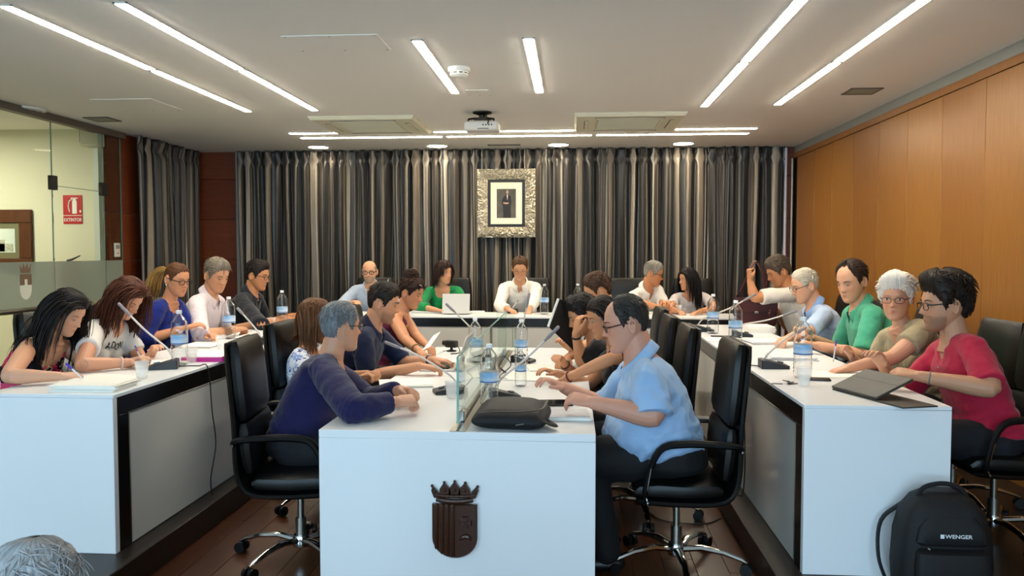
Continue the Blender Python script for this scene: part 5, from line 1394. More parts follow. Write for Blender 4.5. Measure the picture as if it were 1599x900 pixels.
    coll = [(sp(.98) - Tn * .03, .085 * s), (sp(.85), .150 * s * w), (sp(.7), .150 * s * w), (sp(.5), .15 * s * w), (S[1], .078 * s), (S[-1], .078 * s), ((S[1] + nb) / 2 - Tn * .02, .075 * s), ((S[-1] + nb) / 2 - Tn * .02, .075 * s), (nb * .5 + hb * .5, .066 * s)]
    for sd in (1, -1): coll.append(((S[sd] + E[sd]) / 2, .065 * s))
    cap, edge = hair_cap(hf, hs, hair, r); ho = add(cap, 'hair', hm)
    if hair.get('n_locks', 1): add(short_locks(hf, hs, hair, r), 'hair_locks', hm, ho)['kind'] = 'stuff'
    if hair.get('long'): add(long_locks(hf, hs, hair, r, coll), 'hair_lengths', hm, ho)['kind'] = 'stuff'
    if beard and len(beard) > 2:                            # grown beard as a shell on the jaw
        n, m = 80, 44; z_ = np.linspace(-.010, -.1195, m); a_ = -math.pi + np.arange(n) * 2 * math.pi / n; ZZ, AA = np.meshgrid(z_, a_, indexing='ij')
        Pb = head_feat(head_base(ZZ, AA), AA, 0, jaw); xx = np.abs(Pb[..., 0])
        mk = sstep(-.030, -.048, ZZ - .018 * sstep(.045, .06, xx)) * sstep(-.1, .25, np.cos(AA)) * (1 - np.exp(-(xx / .021) ** 2 - ((ZZ + .060) / .0075) ** 2) * 1.4) * (1 - np.exp(-(xx / .020) ** 2 - ((ZZ + .028) / .014) ** 2))
        off = beard[2] * np.clip(mk, 0, 1) * (1 + .35 * fnoise(Pb[..., 0], Pb[..., 1], ZZ, 210.)) - .006 * (1 - np.clip(mk, 0, 1))
        D = Pb - np.array([0, .0, -.04]); D /= np.linalg.norm(D, axis=-1, keepdims=True)
        add(grid_mesh('beard', hf.w((Pb + D * off[..., None]).reshape(-1, 3), hs), n, m), 'beard', hair_mat('beard' + hair['n'], beard[0], beard[3]))
    return dict(root=root, hf=hf, hs=hs, S=S, E=E, W=Wr, nb=nb, sp=sp, fr=fr, fb=fb, add=add, addmb=addmb, gar=gar, KI=KI, s=s, hm=hm, ho=ho, r=r, coll=coll)
# ------------------------------------------------------------------ who sits where
FLO, PLA = 0., ZP
SEAT_F, SEAT_P = .455, ZP + .425
def T(p): return (p[0], p[1], p[2])
def A(x, y, **k): return T(at(x, y, **k))
SK = dict(a='#cf9d7b', b='#c48c66', c='#dba98a', d='#d5a285')
def nodes_mat(name, build, rough=.8):
    m = bpy.data.materials.new(name); m.use_nodes = True; nt = m.node_tree
    build(nt, nt.nodes, nt.links, nt.nodes['Principled BSDF']); nt.nodes['Principled BSDF'].inputs['Roughness'].default_value = rough
    nt.nodes['Principled BSDF'].inputs['Specular IOR Level'].default_value = .25
    return m
def ramp_print(scale, stops, kind='voronoi', rnd=1.):
    def b(nt, N, L, p):
        tc = N.new('ShaderNodeTexCoord'); nz = N.new('ShaderNodeTexNoise'); nz.inputs['Scale'].default_value = scale * .7
        mx = N.new('ShaderNodeMix'); mx.data_type = 'VECTOR'; mx.inputs[0].default_value = .09
        L.new(tc.outputs['Object'], nz.inputs['Vector']); L.new(tc.outputs['Object'], mx.inputs[4]); L.new(nz.outputs['Color'], mx.inputs[5])
        vo = N.new('ShaderNodeTexVoronoi'); vo.inputs['Scale'].default_value = scale; L.new(mx.outputs[1], vo.inputs['Vector'])
        cr = N.new('ShaderNodeValToRGB'); cr.color_ramp.interpolation = 'CONSTANT'; el = cr.color_ramp.elements
        el[0].position, el[0].color = stops[0][0], hexc(stops[0][1]); el[1].position, el[1].color = stops[1][0], hexc(stops[1][1])
        for q, c in stops[2:]: el.new(q).color = hexc(c)
        sp = N.new('ShaderNodeSeparateColor'); L.new(vo.outputs['Color'], sp.inputs[0]); L.new(sp.outputs[0], cr.inputs[0]); L.new(cr.outputs[0], p.inputs['Base Color'])
    return b
M_floral = nodes_mat('cloth_floral', ramp_print(34., [(0, '#1c1220'), (.22, '#b8254f'), (.45, '#e7c9c4'), (.60, '#d9466b'), (.74, '#2a2038'), (.84, '#b9b07a'), (.92, '#f0e6e0')]))
M_blouse = nodes_mat('cloth_blouse', ramp_print(46., [(0, '#e4e6ee'), (.62, '#8fa3cf'), (.82, '#3d4f8f'), (.92, '#c9d0e6')]))
def ponytail(P, start, d0, ln, n=90, r0=.02, name='ponytail', m=None, grav=-.9, wave=.15, rad=.006):
    r = P['r']; st = P['hf'].w(np.array(start), P['hs']); S = 14
    ang = r.uniform(0, 6.28, n); rr = r0 * np.sqrt(r.uniform(0, 1, n)); d = nrm(np.array(d0) @ P['hf'].M.T); u = nrm(np.cross(d, [0, 0, 1.])); v = np.cross(d, u)
    X = st + rr[:, None] * (np.cos(ang)[:, None] * u + np.sin(ang)[:, None] * v) * .4; D = np.tile(d, (n, 1)) + (rr / r0)[:, None] * .25 * (np.cos(ang)[:, None] * u + np.sin(ang)[:, None] * v)
    out = [X.copy()]; L = ln * r.uniform(.75, 1.1, n)
    for k in range(S - 1):
        D = D * .78 + np.array([0, 0, grav]) * .22 + wave * .2 * np.stack([np.sin(k + ang), np.cos(k * 1.2 + ang), 0 * ang], -1); D /= np.linalg.norm(D, axis=1)[:, None]
        X = X + D * (L / S)[:, None]
        for cc, rc in P['coll'][:8]:
            w_ = X - cc; q = np.linalg.norm(w_, axis=1); mm = q < rc
            if mm.any(): X[mm] = cc + w_[mm] / q[mm][:, None] * rc
        out.append(X.copy())
    paths = np.stack(out, 1); rad_ = rad * np.interp(np.linspace(0, 1, S), [0, .3, .8, 1], [.8, 1.2, .9, .15])[None] * r.uniform(.6, 1.2, n)[:, None]
    o = P['add'](locks_mesh(name, paths, rad_, 4, .5), name, m or P['hm'], P['ho']); o['kind'] = 'stuff'; return o
def band(P, sd, name, m, r=.031, t=.006, k=.06, wd=1.):
    """bracelet / watch strap round a wrist"""
    W, E = P['W'][sd], P['E'][sd]; d = nrm(E - W); c = W + d * k; u = nrm(np.cross(d, [0, 0, 1.])); v = np.cross(d, u)
    me = MB(); pts = [c + r * (math.cos(a) * u + math.sin(a) * v) for a in np.linspace(0, 2 * math.pi, 25)]
    me.tube(pts, t, 6, flat=wd); return P['addmb'](me, name, m), c, u, v, d
def watch(P, sd, strap, dial, r=.031, k=.03):
    o, c, u, v, d = band(P, sd, 'wristwatch', strap, r, .004, k, 2.0)
    top = v if v[2] > 0 else -v
    P['addmb'](MB().add(*ellipsoid(c + top * (r + .003), [u * .018, d * .018, top * .005], 16, 6)), 'watch_dial', dial, o)
def pen(tip, back, label, c, cap=None):
    tip, back = V3(tip), V3(back); o = empty('pen', tuple(tip), 0, label, 'pen'); d = back - tip
    MB().tube([d * 0, d * .1], [.0008, .0035], 8).build('tip', M_alu, o)
    MB().tube([d * .1, d * .72], .004, 8).build('barrel', mat('pen_clear', '#d9d6dc', .3), o)
    MB().tube([d * .72, d], [.0048, .0046], 8).build('cap', mat('pen_' + c, c, .35), o)
def sheet(pts, label, name='paper_sheet'):
    o3 = V3(pts[0]); P4 = [V3(q) - o3 for q in pts]; n = nrm(np.cross(P4[1] - P4[0], P4[3] - P4[0])) * .0006
    o = MB().add([q + n for q in P4] + [q - n for q in P4], ringfaces(2, 4)).build(name, M_paper, None, smooth=False); o.location = tuple(o3); return tag(o, label, 'paper')
H = lambda n, c1, c2, **k: dict(n=n, c1=c1, c2=c2, **k)
def seat(x, y, z, deg, label, sz=1.):
    c = chair(x, y, z, deg, label); c.scale = (1, 1, sz); return c

# ---- left desk, facing +X
hd = A(104, 489, X=-2.72)
P = person('black-haired woman in a floral sleeveless top writing at the left desk', (-3.10, hd[1] - .03), SEAT_P, 0, hd, -6, 32,
    dict(name='sleeveless_top', mat=M_floral, neck='scoop', nd=.10, nw=.10, sleeve=0, inf=.009), H('black', '#0d0a0a', '#1a1413', long=.43, th=.016, lrad=.006, ln=740, wave=.3, part=.0, fy=-.7, grav=(-.25, 0, -1.)), skin='#d9ab90', s=.95, fem=1, zf=PLA, bust=.025,
    arms={'R': dict(w=A(92, 588, Z=.892), e=A(14, 588, Z=.905), pose='write', n=(0, -.5, 1)), 'L': dict(w=(-2.42, hd[1] + .12, .89), pose='relaxed', hint=(-.3, .6, -1))}, seed=11, vox=.0042)
pen(A(138, 600, Z=ZT + .008), A(103, 568, Y=P['W'][-1][1]), 'blue-capped pen in the hand of the black-haired woman', '#2a22c0')
hd = A(198, 467, X=-2.70)
P = person('auburn-haired woman in a white printed t-shirt bending over her notes', (-3.08, hd[1] - .03), SEAT_P, 0, hd, -14, 40,
    dict(name='tshirt', mat=cloth('white', '#dcdad6'), neck='crew', sleeve=.24), H('auburn', '#38190d', '#5a2c17', long=.36, th=.020, top=.012, lrad=.006, ln=740, wave=.6, part=.02, fy=-.7, grav=(-.25, 0, -1.), brow='#4a2a1c'), skin='#d5a184', s=.95, fem=1, zf=PLA, bust=.02,
    arms={'R': dict(w=A(205, 566, Z=.892), e=A(128, 570, Z=.90), pose='write', n=(0, -.4, 1)), 'L': dict(w=A(240, 548, Z=.90), pose='relaxed', hint=(-.3, .6, -1))}, seed=12, vox=.0042)
band(P, -1, 'bracelet', mat('beads_pink', '#d9b9b0', .4), .029, .005, .05)
for k, ch in enumerate('ADON'):
    q = P['fb'].w(np.array([-.070 + .042 * k, .16, -.115 + .010 * (k % 2)]), P['s'])
    t = sym_text('lettering', ch, .055, mat('print_black', '#17130f', .7), P['gar'], (0, 0, 0), (0, 0, 0))
    f_ = P['fb']; t.matrix_world = Matrix(np.vstack([np.column_stack([f_.l, f_.u, f_.f, q]), [0, 0, 0, 1]]).tolist()); t.matrix_parent_inverse = Matrix.Identity(4)
    sw_ = t.modifiers.new('wrap', 'SHRINKWRAP'); sw_.target = P['gar']; sw_.wrap_method = 'PROJECT'; sw_.use_project_z = True; sw_.use_negative_direction = True; sw_.use_positive_direction = True; sw_.offset = .003
pen(A(222, 565, Z=ZT + .012), A(211, 541, Y=P['W'][-1][1] + .02), 'violet-capped pen in the hand of the auburn-haired woman', '#4a2a9a')
hd = A(276, 437, X=-2.80)
P = person('woman with a blonde ponytail and glasses in a royal blue top', (-3.06, hd[1]), SEAT_P, 0, hd, -22, 16,
    dict(name='blouse', mat=cloth('royal', '#10267c', '#0d1f69'), neck='scoop', nd=.05, nw=.085, sleeve=.66, inf=.012), H('ginger', '#43240f', '#5f3a1e', th=.006, top=.004, rec=.1, n_locks=0, brow='#5a3822'), skin='#cf9471', s=.95, fem=1, zf=PLA, bust=.02,
    arms={'R': dict(w=A(292, 512, Y=hd[1] - .10), e=A(228, 531, Y=hd[1] - .22), pose='relaxed', n=(0, -.3, 1)), 'L': dict(w=A(325, 525, Z=.90), pose='relaxed')}, glasses=dict(c='#1c1413', r=.0034), seed=13)
ponytail(P, (0, -.115, .035), (0, -1, .25), .34, 150, .03, 'ponytail', hair_mat('blonde', '#8a6230', '#b98d4c'), rad=.008)
P['addmb'](MB().add(*ellipsoid(P['hf'].w(np.array([-.083, -.006, -.040]), P['hs']), np.eye(3) * .005)), 'earring', mat('pearl', '#e8e2d8', .2))
hd = A(338, 431, X=-2.80)
P = person('grey-brown haired man in a pale pink shirt at the left desk', (-3.08, hd[1]), SEAT_P, 0, hd, -28, 22,
    dict(name='shirt', mat=cloth('pale_pink', '#d9ccd3'), neck='shirt', nd=.07, nw=.04, sleeve=.62, buttons=3), H('greybrown', '#5d5348', '#857a6c', th=.012, top=.014, front=.006), skin=SK['a'], s=1.02, w=1.08, zf=PLA, belly=.03,
    arms={'R': dict(w=A(368, 515, Z=.91), e=A(314, 525, Z=.90), pose='clasp', n=(0, -.3, 1)), 'L': dict(w=A(398, 506, Z=.90), pose='clasp')}, seed=14, vox=.0052)
hd = A(402, 431, X=-2.80)
P = person('dark-haired man with glasses in a black shirt at the far left', (-3.06, hd[1]), SEAT_P, 0, hd, -6, 14,
    dict(name='shirt', mat=cloth('charcoal', '#1e222b', '#191c24'), neck='shirt', nd=.06, nw=.035, sleeve=.62, buttons=3), H('dark', '#120e0c', '#2a221e', th=.012, top=.016, front=.004), skin=SK['b'], s=1.02, w=1.05, zf=PLA,
    arms={'R': dict(w=A(452, 499, Z=.90), e=A(408, 507, Z=.90), pose='relaxed'), 'L': dict(w=A(458, 493, Z=.90), pose='fist')}, glasses=dict(c='#171210', r=.0022), seed=15, vox=.0055)
pen(A(462, 500, Z=ZT + .01), A(481, 491, Z=ZT + .07), 'white pen in the hand of the man in the black shirt', '#e8e4dc')
for k, (y, d) in enumerate([(4.07, 'the black-haired woman in the floral top'), (4.78, 'the auburn-haired woman'), (5.52, 'the woman in royal blue'), (6.2, 'the man in pale pink'), (7.05, 'the man in the black shirt')]):
    seat(-3.06, y, ZP, 0, 'black office chair under %s' % d, .92)

# ---- back desk, facing the room (-Y)
hd = A(577, 425, Y=8.70)
P = person('bald bearded man with glasses in a pale blue shirt at the back desk', (hd[0] - .02, 8.92), SEAT_P, -90, hd, -84, 8,
    dict(name='shirt', mat=cloth('ice_blue', '#b9c8dd'), neck='shirt', nd=.08, nw=.04, sleeve=.97, buttons=3), H('bald', '#6b625a', '#8d857c', th=.003, top=0., rec=.3, crown_bald=1., n_locks=0, rough=.0005, brow='#5a4a3c'), skin=SK['c'], s=1.0, zf=PLA,
    arms={'R': dict(w=A(548, 473, Y=8.45), hint=(-1, .2, -.6), pose='relaxed'), 'L': dict(w=A(600, 480, Y=8.4), pose='relaxed', hint=(1, .2, -.6))}, glasses=dict(c='#15110e', r=.0036), beard=('#7d746a', .72), eyes='open', seed=21, vox=.0058)
pen(T(at(601, 448, Y=8.62)), A(607, 436, Y=8.62), 'white pen beside the face of the bald man', '#e8e4dc')
hd = A(693, 427, Y=8.68)
P = person('woman with a dark bob in a green top at the back desk', (hd[0] - .01, 8.92), SEAT_P, -90, hd, -42, 6,
    dict(name='cardigan', mat=cloth('green', '#0c8a4c', '#0a7a42'), neck='scoop', nd=.08, nw=.085, sleeve=.80, inf=.013), H('bob', '#1c100c', '#38221a', long=.155, th=.022, top=.012, ln=420, wave=.25, part=.03), skin=SK['a'], s=.97, fem=1, zf=PLA, bust=.02,
    arms={'R': dict(w=A(682, 484, Y=8.25), e=A(652, 479, Y=8.42), pose='relaxed'), 'L': dict(w=A(715, 484, Y=8.28), pose='relaxed', hint=(1, .2, -.6))}, eyes='open', seed=22, vox=.0058)
hd = A(812, 420, Y=8.70)
P = person('man in a white shirt reading under the portrait', (hd[0], 8.94), SEAT_P, -90, hd, -86, 26,
    dict(name='shirt', mat=cloth('white_shirt', '#e6e2da'), neck='shirt', nd=.09, nw=.045, sleeve=.90, buttons=4, btn='#5a5650'), H('brownshort', '#3a2618', '#5b402a', th=.009, top=.010, rec=.25), skin=SK['a'], s=1.0, w=1.06, zf=PLA,
    arms={'R': dict(w=A(795, 484, Y=8.3), e=A(780, 478, Y=8.5), pose='relaxed'), 'L': dict(w=A(826, 486, Y=8.28), pose='relaxed', hint=(1, .2, -.6))}, glasses=dict(c='#3a332c', r=.0016), seed=23, vox=.0058)
hd = A(1020, 428, Y=8.62)
P = person('grey-haired man in a white shirt leaning to the black-haired woman', (hd[0] - .22, 8.92), SEAT_P, -75, hd, -10, 18,
    dict(name='shirt', mat=cloth('white_shirt2', '#e2ddd6'), neck='shirt', nd=.08, nw=.045, sleeve=.36, buttons=3), H('grey', '#6d6a62', '#a09a8e', th=.008, top=.010), skin=SK['b'], s=1.03, w=1.08, sh=-50, zf=PLA,
    arms={'L': dict(w=A(1040, 474, Y=8.3), pose='relaxed', hint=(.3, -.3, -1)), 'R': dict(w=A(1028, 480, Y=8.2), e=A(985, 470, Y=8.3), pose='relaxed')}, glasses=dict(c='#1a1513', r=.0022), seed=24, vox=.0056)
hd = A(1074, 437, Y=8.66)
P = person('black-haired woman in a white t-shirt turning to her neighbour', (hd[0] + .05, 8.92), SEAT_P, -90, hd, -158, 8,
    dict(name='tshirt', mat=cloth('white_tee', '#dcd3d0'), neck='crew', sleeve=.26), H('jet', '#0a0808', '#161211', long=.36, th=.014, top=.008, ln=420, wave=.1, part=.0), skin=SK['a'], s=.94, fem=1, zf=PLA, bust=.025,
    arms={'L': dict(w=A(1090, 488, Y=8.22), e=A(1118, 480, Y=8.45), pose='relaxed'), 'R': dict(w=A(1060, 487, Y=8.25), pose='relaxed', hint=(-1, .2, -.6))}, seed=25, vox=.0056)
band(P, 1, 'bracelet', mat('bracelet_gold', '#c9a860', .3, metal=.8), .028, .003, .05)
for px_, d in ((577, 'the bald bearded man'), (700, 'the woman in green'), (826, 'the man in the white shirt under the portrait'), (985, 'the grey-haired man leaning over'), (1088, 'the black-haired woman in white')):
    q = at(px_, 420, Y=8.98); seat(q.x, 8.98, ZP, -90, 'black office chair behind %s' % d, .98)

# ---- right desk, facing -X
hd = A(1216, 425, X=1.78)
P = person('man in a white t-shirt lifting the strap of a briefcase', (2.06, hd[1]), SEAT_P, 180, hd, 186, 26,
    dict(name='tshirt', mat=cloth('cream_tee', '#e0d8cc'), neck='crew', sleeve=.34), H('ashbrown', '#3c3026', '#5f5043', th=.016, top=.016, low=.006), skin=SK['b'], s=1.0, zf=PLA,
    arms={'L': dict(w=A(1171, 438, Y=hd[1] - .22), e=A(1178, 465, Y=hd[1] - .24), pose='fist', d=(-.1, 0, 1), n=(-1, -.2, 0), **{'raise': .03}), 'R': dict(w=A(1216, 488, Y=hd[1] + .05), pose='hold', d=(-1, -.2, .1), n=(0, 1, .3))}, seed=31, vox=.0052)
R1 = P
# dark red leather briefcase standing on the desk
yb = hd[1] + .02
b0, b1 = at(1147, 462, Y=yb), at(1211, 515, Y=yb)
bc = empty('briefcase', (b0.x, yb, ZT + .0005), 0, 'dark red leather briefcase opened on the right desk', 'briefcase')
M_leath = mat('oxblood_leather', '#3a0f10', .42, bump=.2, bscale=160, var='#4a1516', vscale=6)
bw_, bh_ = b1.x - b0.x, b0.z - ZT
part_box('body', M_leath, bc, 0, bw_, -.05, .05, 0, bh_ * .92, .018)
part_box('flap', M_leath, bc, -.004, bw_ + .004, -.056, -.048, bh_ * .45, bh_ * .96, .004)
part_box('buckle', M_alu, bc, bw_ * .45, bw_ * .55, -.062, -.055, bh_ * .42, bh_ * .50, .003)
hw_ = V3(P['W'][1]) - np.array([b0.x, yb, ZT])
MB().tube(bez([(.01, 0, bh_ * .9), tuple(hw_ * .5 + np.array([.0, 0, bh_ * .5]) * .98), tuple(hw_ + np.array([-.01, .0, .07]))], 14), .013, 8, flat=.35).build('strap', M_leath, bc)
MB().tube(bez([tuple(hw_ + np.array([-.01, 0, .08])), tuple(hw_ + np.array([.05, .02, .16])), tuple(hw_ + np.array([.12, .05, .06])), tuple(hw_ + np.array([.15, .08, -.10])), (bw_ - .02, .04, bh_ * .85)], 18), .03, 8, flat=.2).build('strap_loop', M_leath, bc)
hd = A(1257, 447, X=1.78)
P = person('white-haired man with glasses in a pale blue shirt reading a sheet', (2.08, hd[1]), SEAT_P, 180, hd, 188, 20,
    dict(name='shirt', mat=cloth('pale_blue2', '#a9bedb'), neck='shirt', nd=.06, nw=.04, sleeve=.46, buttons=2, collar_mat=cloth('blue_collar', '#7f9fce')), H('white', '#a89c88', '#cfc6b4', th=.007, top=.008, rec=.25, brow='#9a8f80'), skin=SK['c'], s=1.02, w=1.08, belly=.03, zf=PLA,
    arms={'L': dict(w=A(1232, 528, Z=.915), pose='relaxed', hint=(.3, -.6, -1)), 'R': dict(w=A(1252, 520, Y=hd[1] + .05), pose='hold', hint=(.3, .6, -1))}, glasses=dict(c='#1a1412', r=.0022), seed=32, vox=.005)
q = V3(P['W'][-1]); sheet([A(1243, 487, Y=hd[1] + .0), A(1250, 485, Y=hd[1] + .12), A(1272, 535, Y=hd[1] + .10), A(1264, 540, Y=hd[1] - .02)], 'white sheet held upright by the white-haired man')
hd = A(1330, 440, X=1.82)
P = person('balding dark-haired man in a mint green polo shirt', (2.08, hd[1]), SEAT_P, 180, hd, 214, 20,
    dict(name='polo_shirt', mat=cloth('mint', '#4fae8b', '#48a482'), neck='shirt', nd=.075, nw=.04, sleeve=.40, buttons=2), H('darkbrown', '#1d130d', '#3a281c', th=.014, top=.008, rec=1.0, curl=.004, mess=1.6, brow='#2a1b12'), skin=SK['c'], s=1.04, w=1.12, belly=.04, zf=PLA,
    arms={'L': dict(w=A(1277, 540, Z=.91), pose='hold', hint=(.3, -.6, -1)), 'R': dict(w=A(1268, 528, Z=.91), pose='relaxed', hint=(.3, .6, -1))}, seed=33, vox=.0046)
hd = A(1400, 467, X=1.80)
P = person('white-haired woman with glasses in a beige blouse writing', (2.08, hd[1]), SEAT_P, 180, hd, 238, 6,
    dict(name='blouse', mat=cloth('beige', '#9f8f6e', '#b3a482', b=.6, bs=40), neck='v', nd=.12, nw=.055, sleeve=.24, flare=.014), H('whitepuff', '#d2cabd', '#efe9de', th=.022, top=.020, front=.016, low=.004, nk=60., rough=.005, len=.05, curl=.004, nl=460, rad=.005, brow='#a8977f'), skin=SK['d'], s=.97, w=1.1, fem=1, belly=.03, sh=200, zf=PLA, bust=.02, eyes='open',
    arms={'R': dict(w=A(1330, 556, Z=.90), pose='write', hint=(.4, .3, -1)), 'L': dict(w=A(1325, 575, Z=.885), pose='relaxed', hint=(.3, -.7, -1))}, glasses=dict(c='#4a2320', r=.0022), seed=34, vox=.0042)
band(P, -1, 'bracelet', mat('bracelet_brown', '#8a6a3a', .4), .030, .004, .05)
pen(A(1301, 566, Z=ZT + .012), A(1306, 531, Y=P['W'][-1][1] - .01), 'violet pen in the hand of the white-haired woman', '#7a2aa0')
hd = A(1474, 477, X=1.80)
P = person('young bearded man with glasses in a red t-shirt at the tablet', (1.98, hd[1] - .08), SEAT_P - .03, 180, hd, 180, 6,
    dict(name='tshirt', mat=cloth('red', '#b01d3c', '#a31936'), neck='v', nd=.075, nw=.040, sleeve=.36, inf=.013, buttons=2, bz=-.13), H('brownthick', '#140e0b', '#2e211a', th=.026, top=.024, front=.012, back=.010, nk=70., rough=.004, len=.045, lift=.008, mess=1.4, nl=560, rad=.0045, sweep=(.1, -.5, .5)), skin='#c9987a', s=1.03, zf=PLA, beard=('#5e4636', .55), eyes='open',
    arms={'L': dict(w=A(1436, 588, Y=hd[1] - .25), e=A(1548, 608, Y=hd[1] - .36), pose='hold', n=(0, -.5, 1)), 'R': dict(w=A(1378, 570, Y=hd[1] + .05), pose='relaxed', hint=(.3, .5, -1))}, glasses=dict(c='#120e0c', r=.0026), seed=35, vox=.004, trousers='#141820')
band(P, 1, 'bracelet', mat('bracelet_grey', '#6a6f70', .5), .030, .003, .04)
for k, (y, d, sz) in enumerate([(6.95, 'the man lifting the briefcase strap', .92), (6.2, 'the white-haired man in pale blue', .92), (5.35, 'the man in mint green', .92), (4.5, 'the white-haired woman in beige', .92), (3.95, 'the young man in red', .95)]):
    seat(2.08 if k < 4 else 2.02, y, ZP, 180, 'black office chair behind %s' % d, sz)

# ---- middle desk, left side, facing +X
hd = A(532, 512, X=-1.19)
P = person('grey-haired man in a purple sweater with clasped hands, looking away', (-1.37, hd[1] - .14), SEAT_F, 8, hd, 46, 4,
    dict(name='sweater', mat=cloth('purple', '#1c1a49', '#17163f'), neck='crew', nw=.068, sleeve=.95, inf=.014), H('steel', '#5b5f63', '#85898c', th=.007, top=.008, rough=.0015), skin='#d3a186', s=1.03, w=1.12, belly=.05, sh=12, lean=.03,
    arms={'R': dict(w=A(618, 628, Z=.797), e=A(552, 642, Z=.785), pose='clasp', d=(.8, .55, .0), n=(.3, -.5, 1)), 'L': dict(w=A(626, 610, Z=.805), pose='clasp', d=(.8, -.55, .05), n=(.3, .5, 1), hint=(-.3, .5, -1))}, glasses=dict(c='#2a2220', r=.0022), seed=41, vox=.0042)
hd = A(492, 502, X=-1.50)
P = person('brown-haired woman in a blue and white blouse behind the man in purple', (-1.54, hd[1]), SEAT_F, 0, hd, 32, 8,
    dict(name='blouse', mat=M_blouse, neck='scoop', nd=.06, nw=.09, sleeve=.60), H('chestnut', '#4a2c16', '#70482a', long=.20, th=.020, top=.012, ln=420, wave=.2), skin=SK['b'], s=.92, fem=1, bust=.02,
    arms={'R': dict(w=A(556, 592, Z=.80), pose='clasp', hint=(-.3, -.6, -1)), 'L': dict(w=A(574, 584, Z=.80), pose='clasp', hint=(-.3, .6, -1))}, seed=42, vox=.005)
hd = A(598, 474, X=-1.24)
P = person('young man in a navy polo shirt typing on the silver laptop', (-1.50, hd[1]), SEAT_F, 0, hd, 6, 18,
    dict(name='polo_shirt', mat=cloth('navy', '#131d3c', '#101833'), neck='shirt', nd=.06, nw=.035, sleeve=.36), H('crew', '#150f0c', '#2a1f19', th=.009, top=.013, front=.004), skin='#cf9b7b', s=1.03, w=1.08, beard=('#6a4c3a', .45),
    arms={'R': dict(w=A(655, 572, Z=.79), e=A(575, 590, Y=hd[1] - .22), pose='type', d=(1, .1, -.1)), 'L': dict(w=A(676, 562, Z=.79), pose='type', d=(1, -.1, -.1), hint=(-.3, .6, -1))}, seed=43, vox=.0045)
watch(P, 1, mat('watch_brown', '#4a1d14', .5), mat('watch_face', '#d8d2c6', .2))
hd = A(642, 458, X=-1.24)
P = person('woman with a curly bun in a maroon top reading a sheet', (-1.50, hd[1]), SEAT_F + .02, 0, hd, -14, 22,
    dict(name='vneck_top', mat=cloth('maroon', '#5a0f30', '#4e0c2a'), neck='v', nd=.15, nw=.07, sleeve=0, inf=.012), H('curly', '#1c0f0a', '#3d2418', th=.014, top=.012, curl=.006, mess=2., nl=420, rad=.005), skin='#c8916f', s=.98, fem=1, w=1.05, bust=.03,
    arms={'R': dict(w=A(655, 549, Z=.80), pose='hold', hint=(-.3, -.6, -1)), 'L': dict(w=A(668, 541, Z=.80), pose='hold', hint=(-.3, .6, -1))}, seed=44, vox=.005)
r = P['r']; nb_ = 160; u_ = r.normal(0, 1, (nb_, 3)); u_ /= np.linalg.norm(u_, axis=1)[:, None]
bc_ = P['hf'].w(np.array([0, -.055, .135]), P['hs']); t_ = np.linspace(0, 1, 8)
pa_ = bc_ + u_[:, None, :] * .040 + np.stack([np.cos(t_ * 7), np.sin(t_ * 7), t_ * .8 - .4], -1)[None] * .020
P['add'](locks_mesh('bun', pa_, np.full((nb_, 8), .008), 5, .6), 'hair_bun', P['hm'], P['ho'])['kind'] = 'stuff'
P['addmb'](MB().add(*ellipsoid(bc_, np.eye(3) * .044)), 'bun_core', P['hm'], P['ho'])
sg_ = MB()
for sd in (1, -1): sg_.add(*ellipsoid(P['hf'].w(np.array([sd * .036, .072, .098]), P['hs']), [P['hf'].l * .028, nrm(P['hf'].f * .5 + P['hf'].u) * .004, nrm(P['hf'].u * .5 - P['hf'].f) * .022]))
sg_.tube([P['hf'].w(np.array(q), P['hs']) for q in ((-.066, .066, .09), (-.094, .02, .06), (-.092, -.03, .03))], .003, 6).tube([P['hf'].w(np.array(q), P['hs']) for q in ((.066, .066, .09), (.094, .02, .06), (.092, -.03, .03))], .003, 6)
P['addmb'](sg_, 'sunglasses', mat('sunglass_black', '#15100e', .15))
nk_ = MB()
for rr_ in (.085, .105):
    for a_ in np.linspace(-1.1, 1.1, 13):
        nk_.add(*ellipsoid(P['fb'].w(np.array([rr_ * .85 * math.sin(a_), .070 + .035 * math.cos(a_), -.02 - rr_ * 1.05 * math.cos(a_)]), P['s']), np.eye(3) * .009, 8, 6))
P['addmb'](nk_, 'necklace', mat('gold_beads', '#c79c5a', .3, metal=.6))
band(P, -1, 'bracelet', mat('bracelet_brown', '#8a6a3a', .4), .030, .007, .06)
sheet([A(660, 547, Z=.80), A(672, 541, Z=.82), A(688, 518, Y=6.0), A(677, 524, Y=5.85)], 'white sheet held by the woman in maroon')
q = at(470, 840, Z=.08)
for x, y, d, rz in [(-1.32, 3.78, 'the man in purple, its chrome base in view', 8), (-1.46, 4.64, 'the brown-haired woman in the patterned blouse', 0), (-1.44, 5.22, 'the young man in navy', 0), (-1.42, 5.98, 'the woman in maroon', 0)]:
    seat(x, y, 0, rz, 'black office chair under %s' % d)

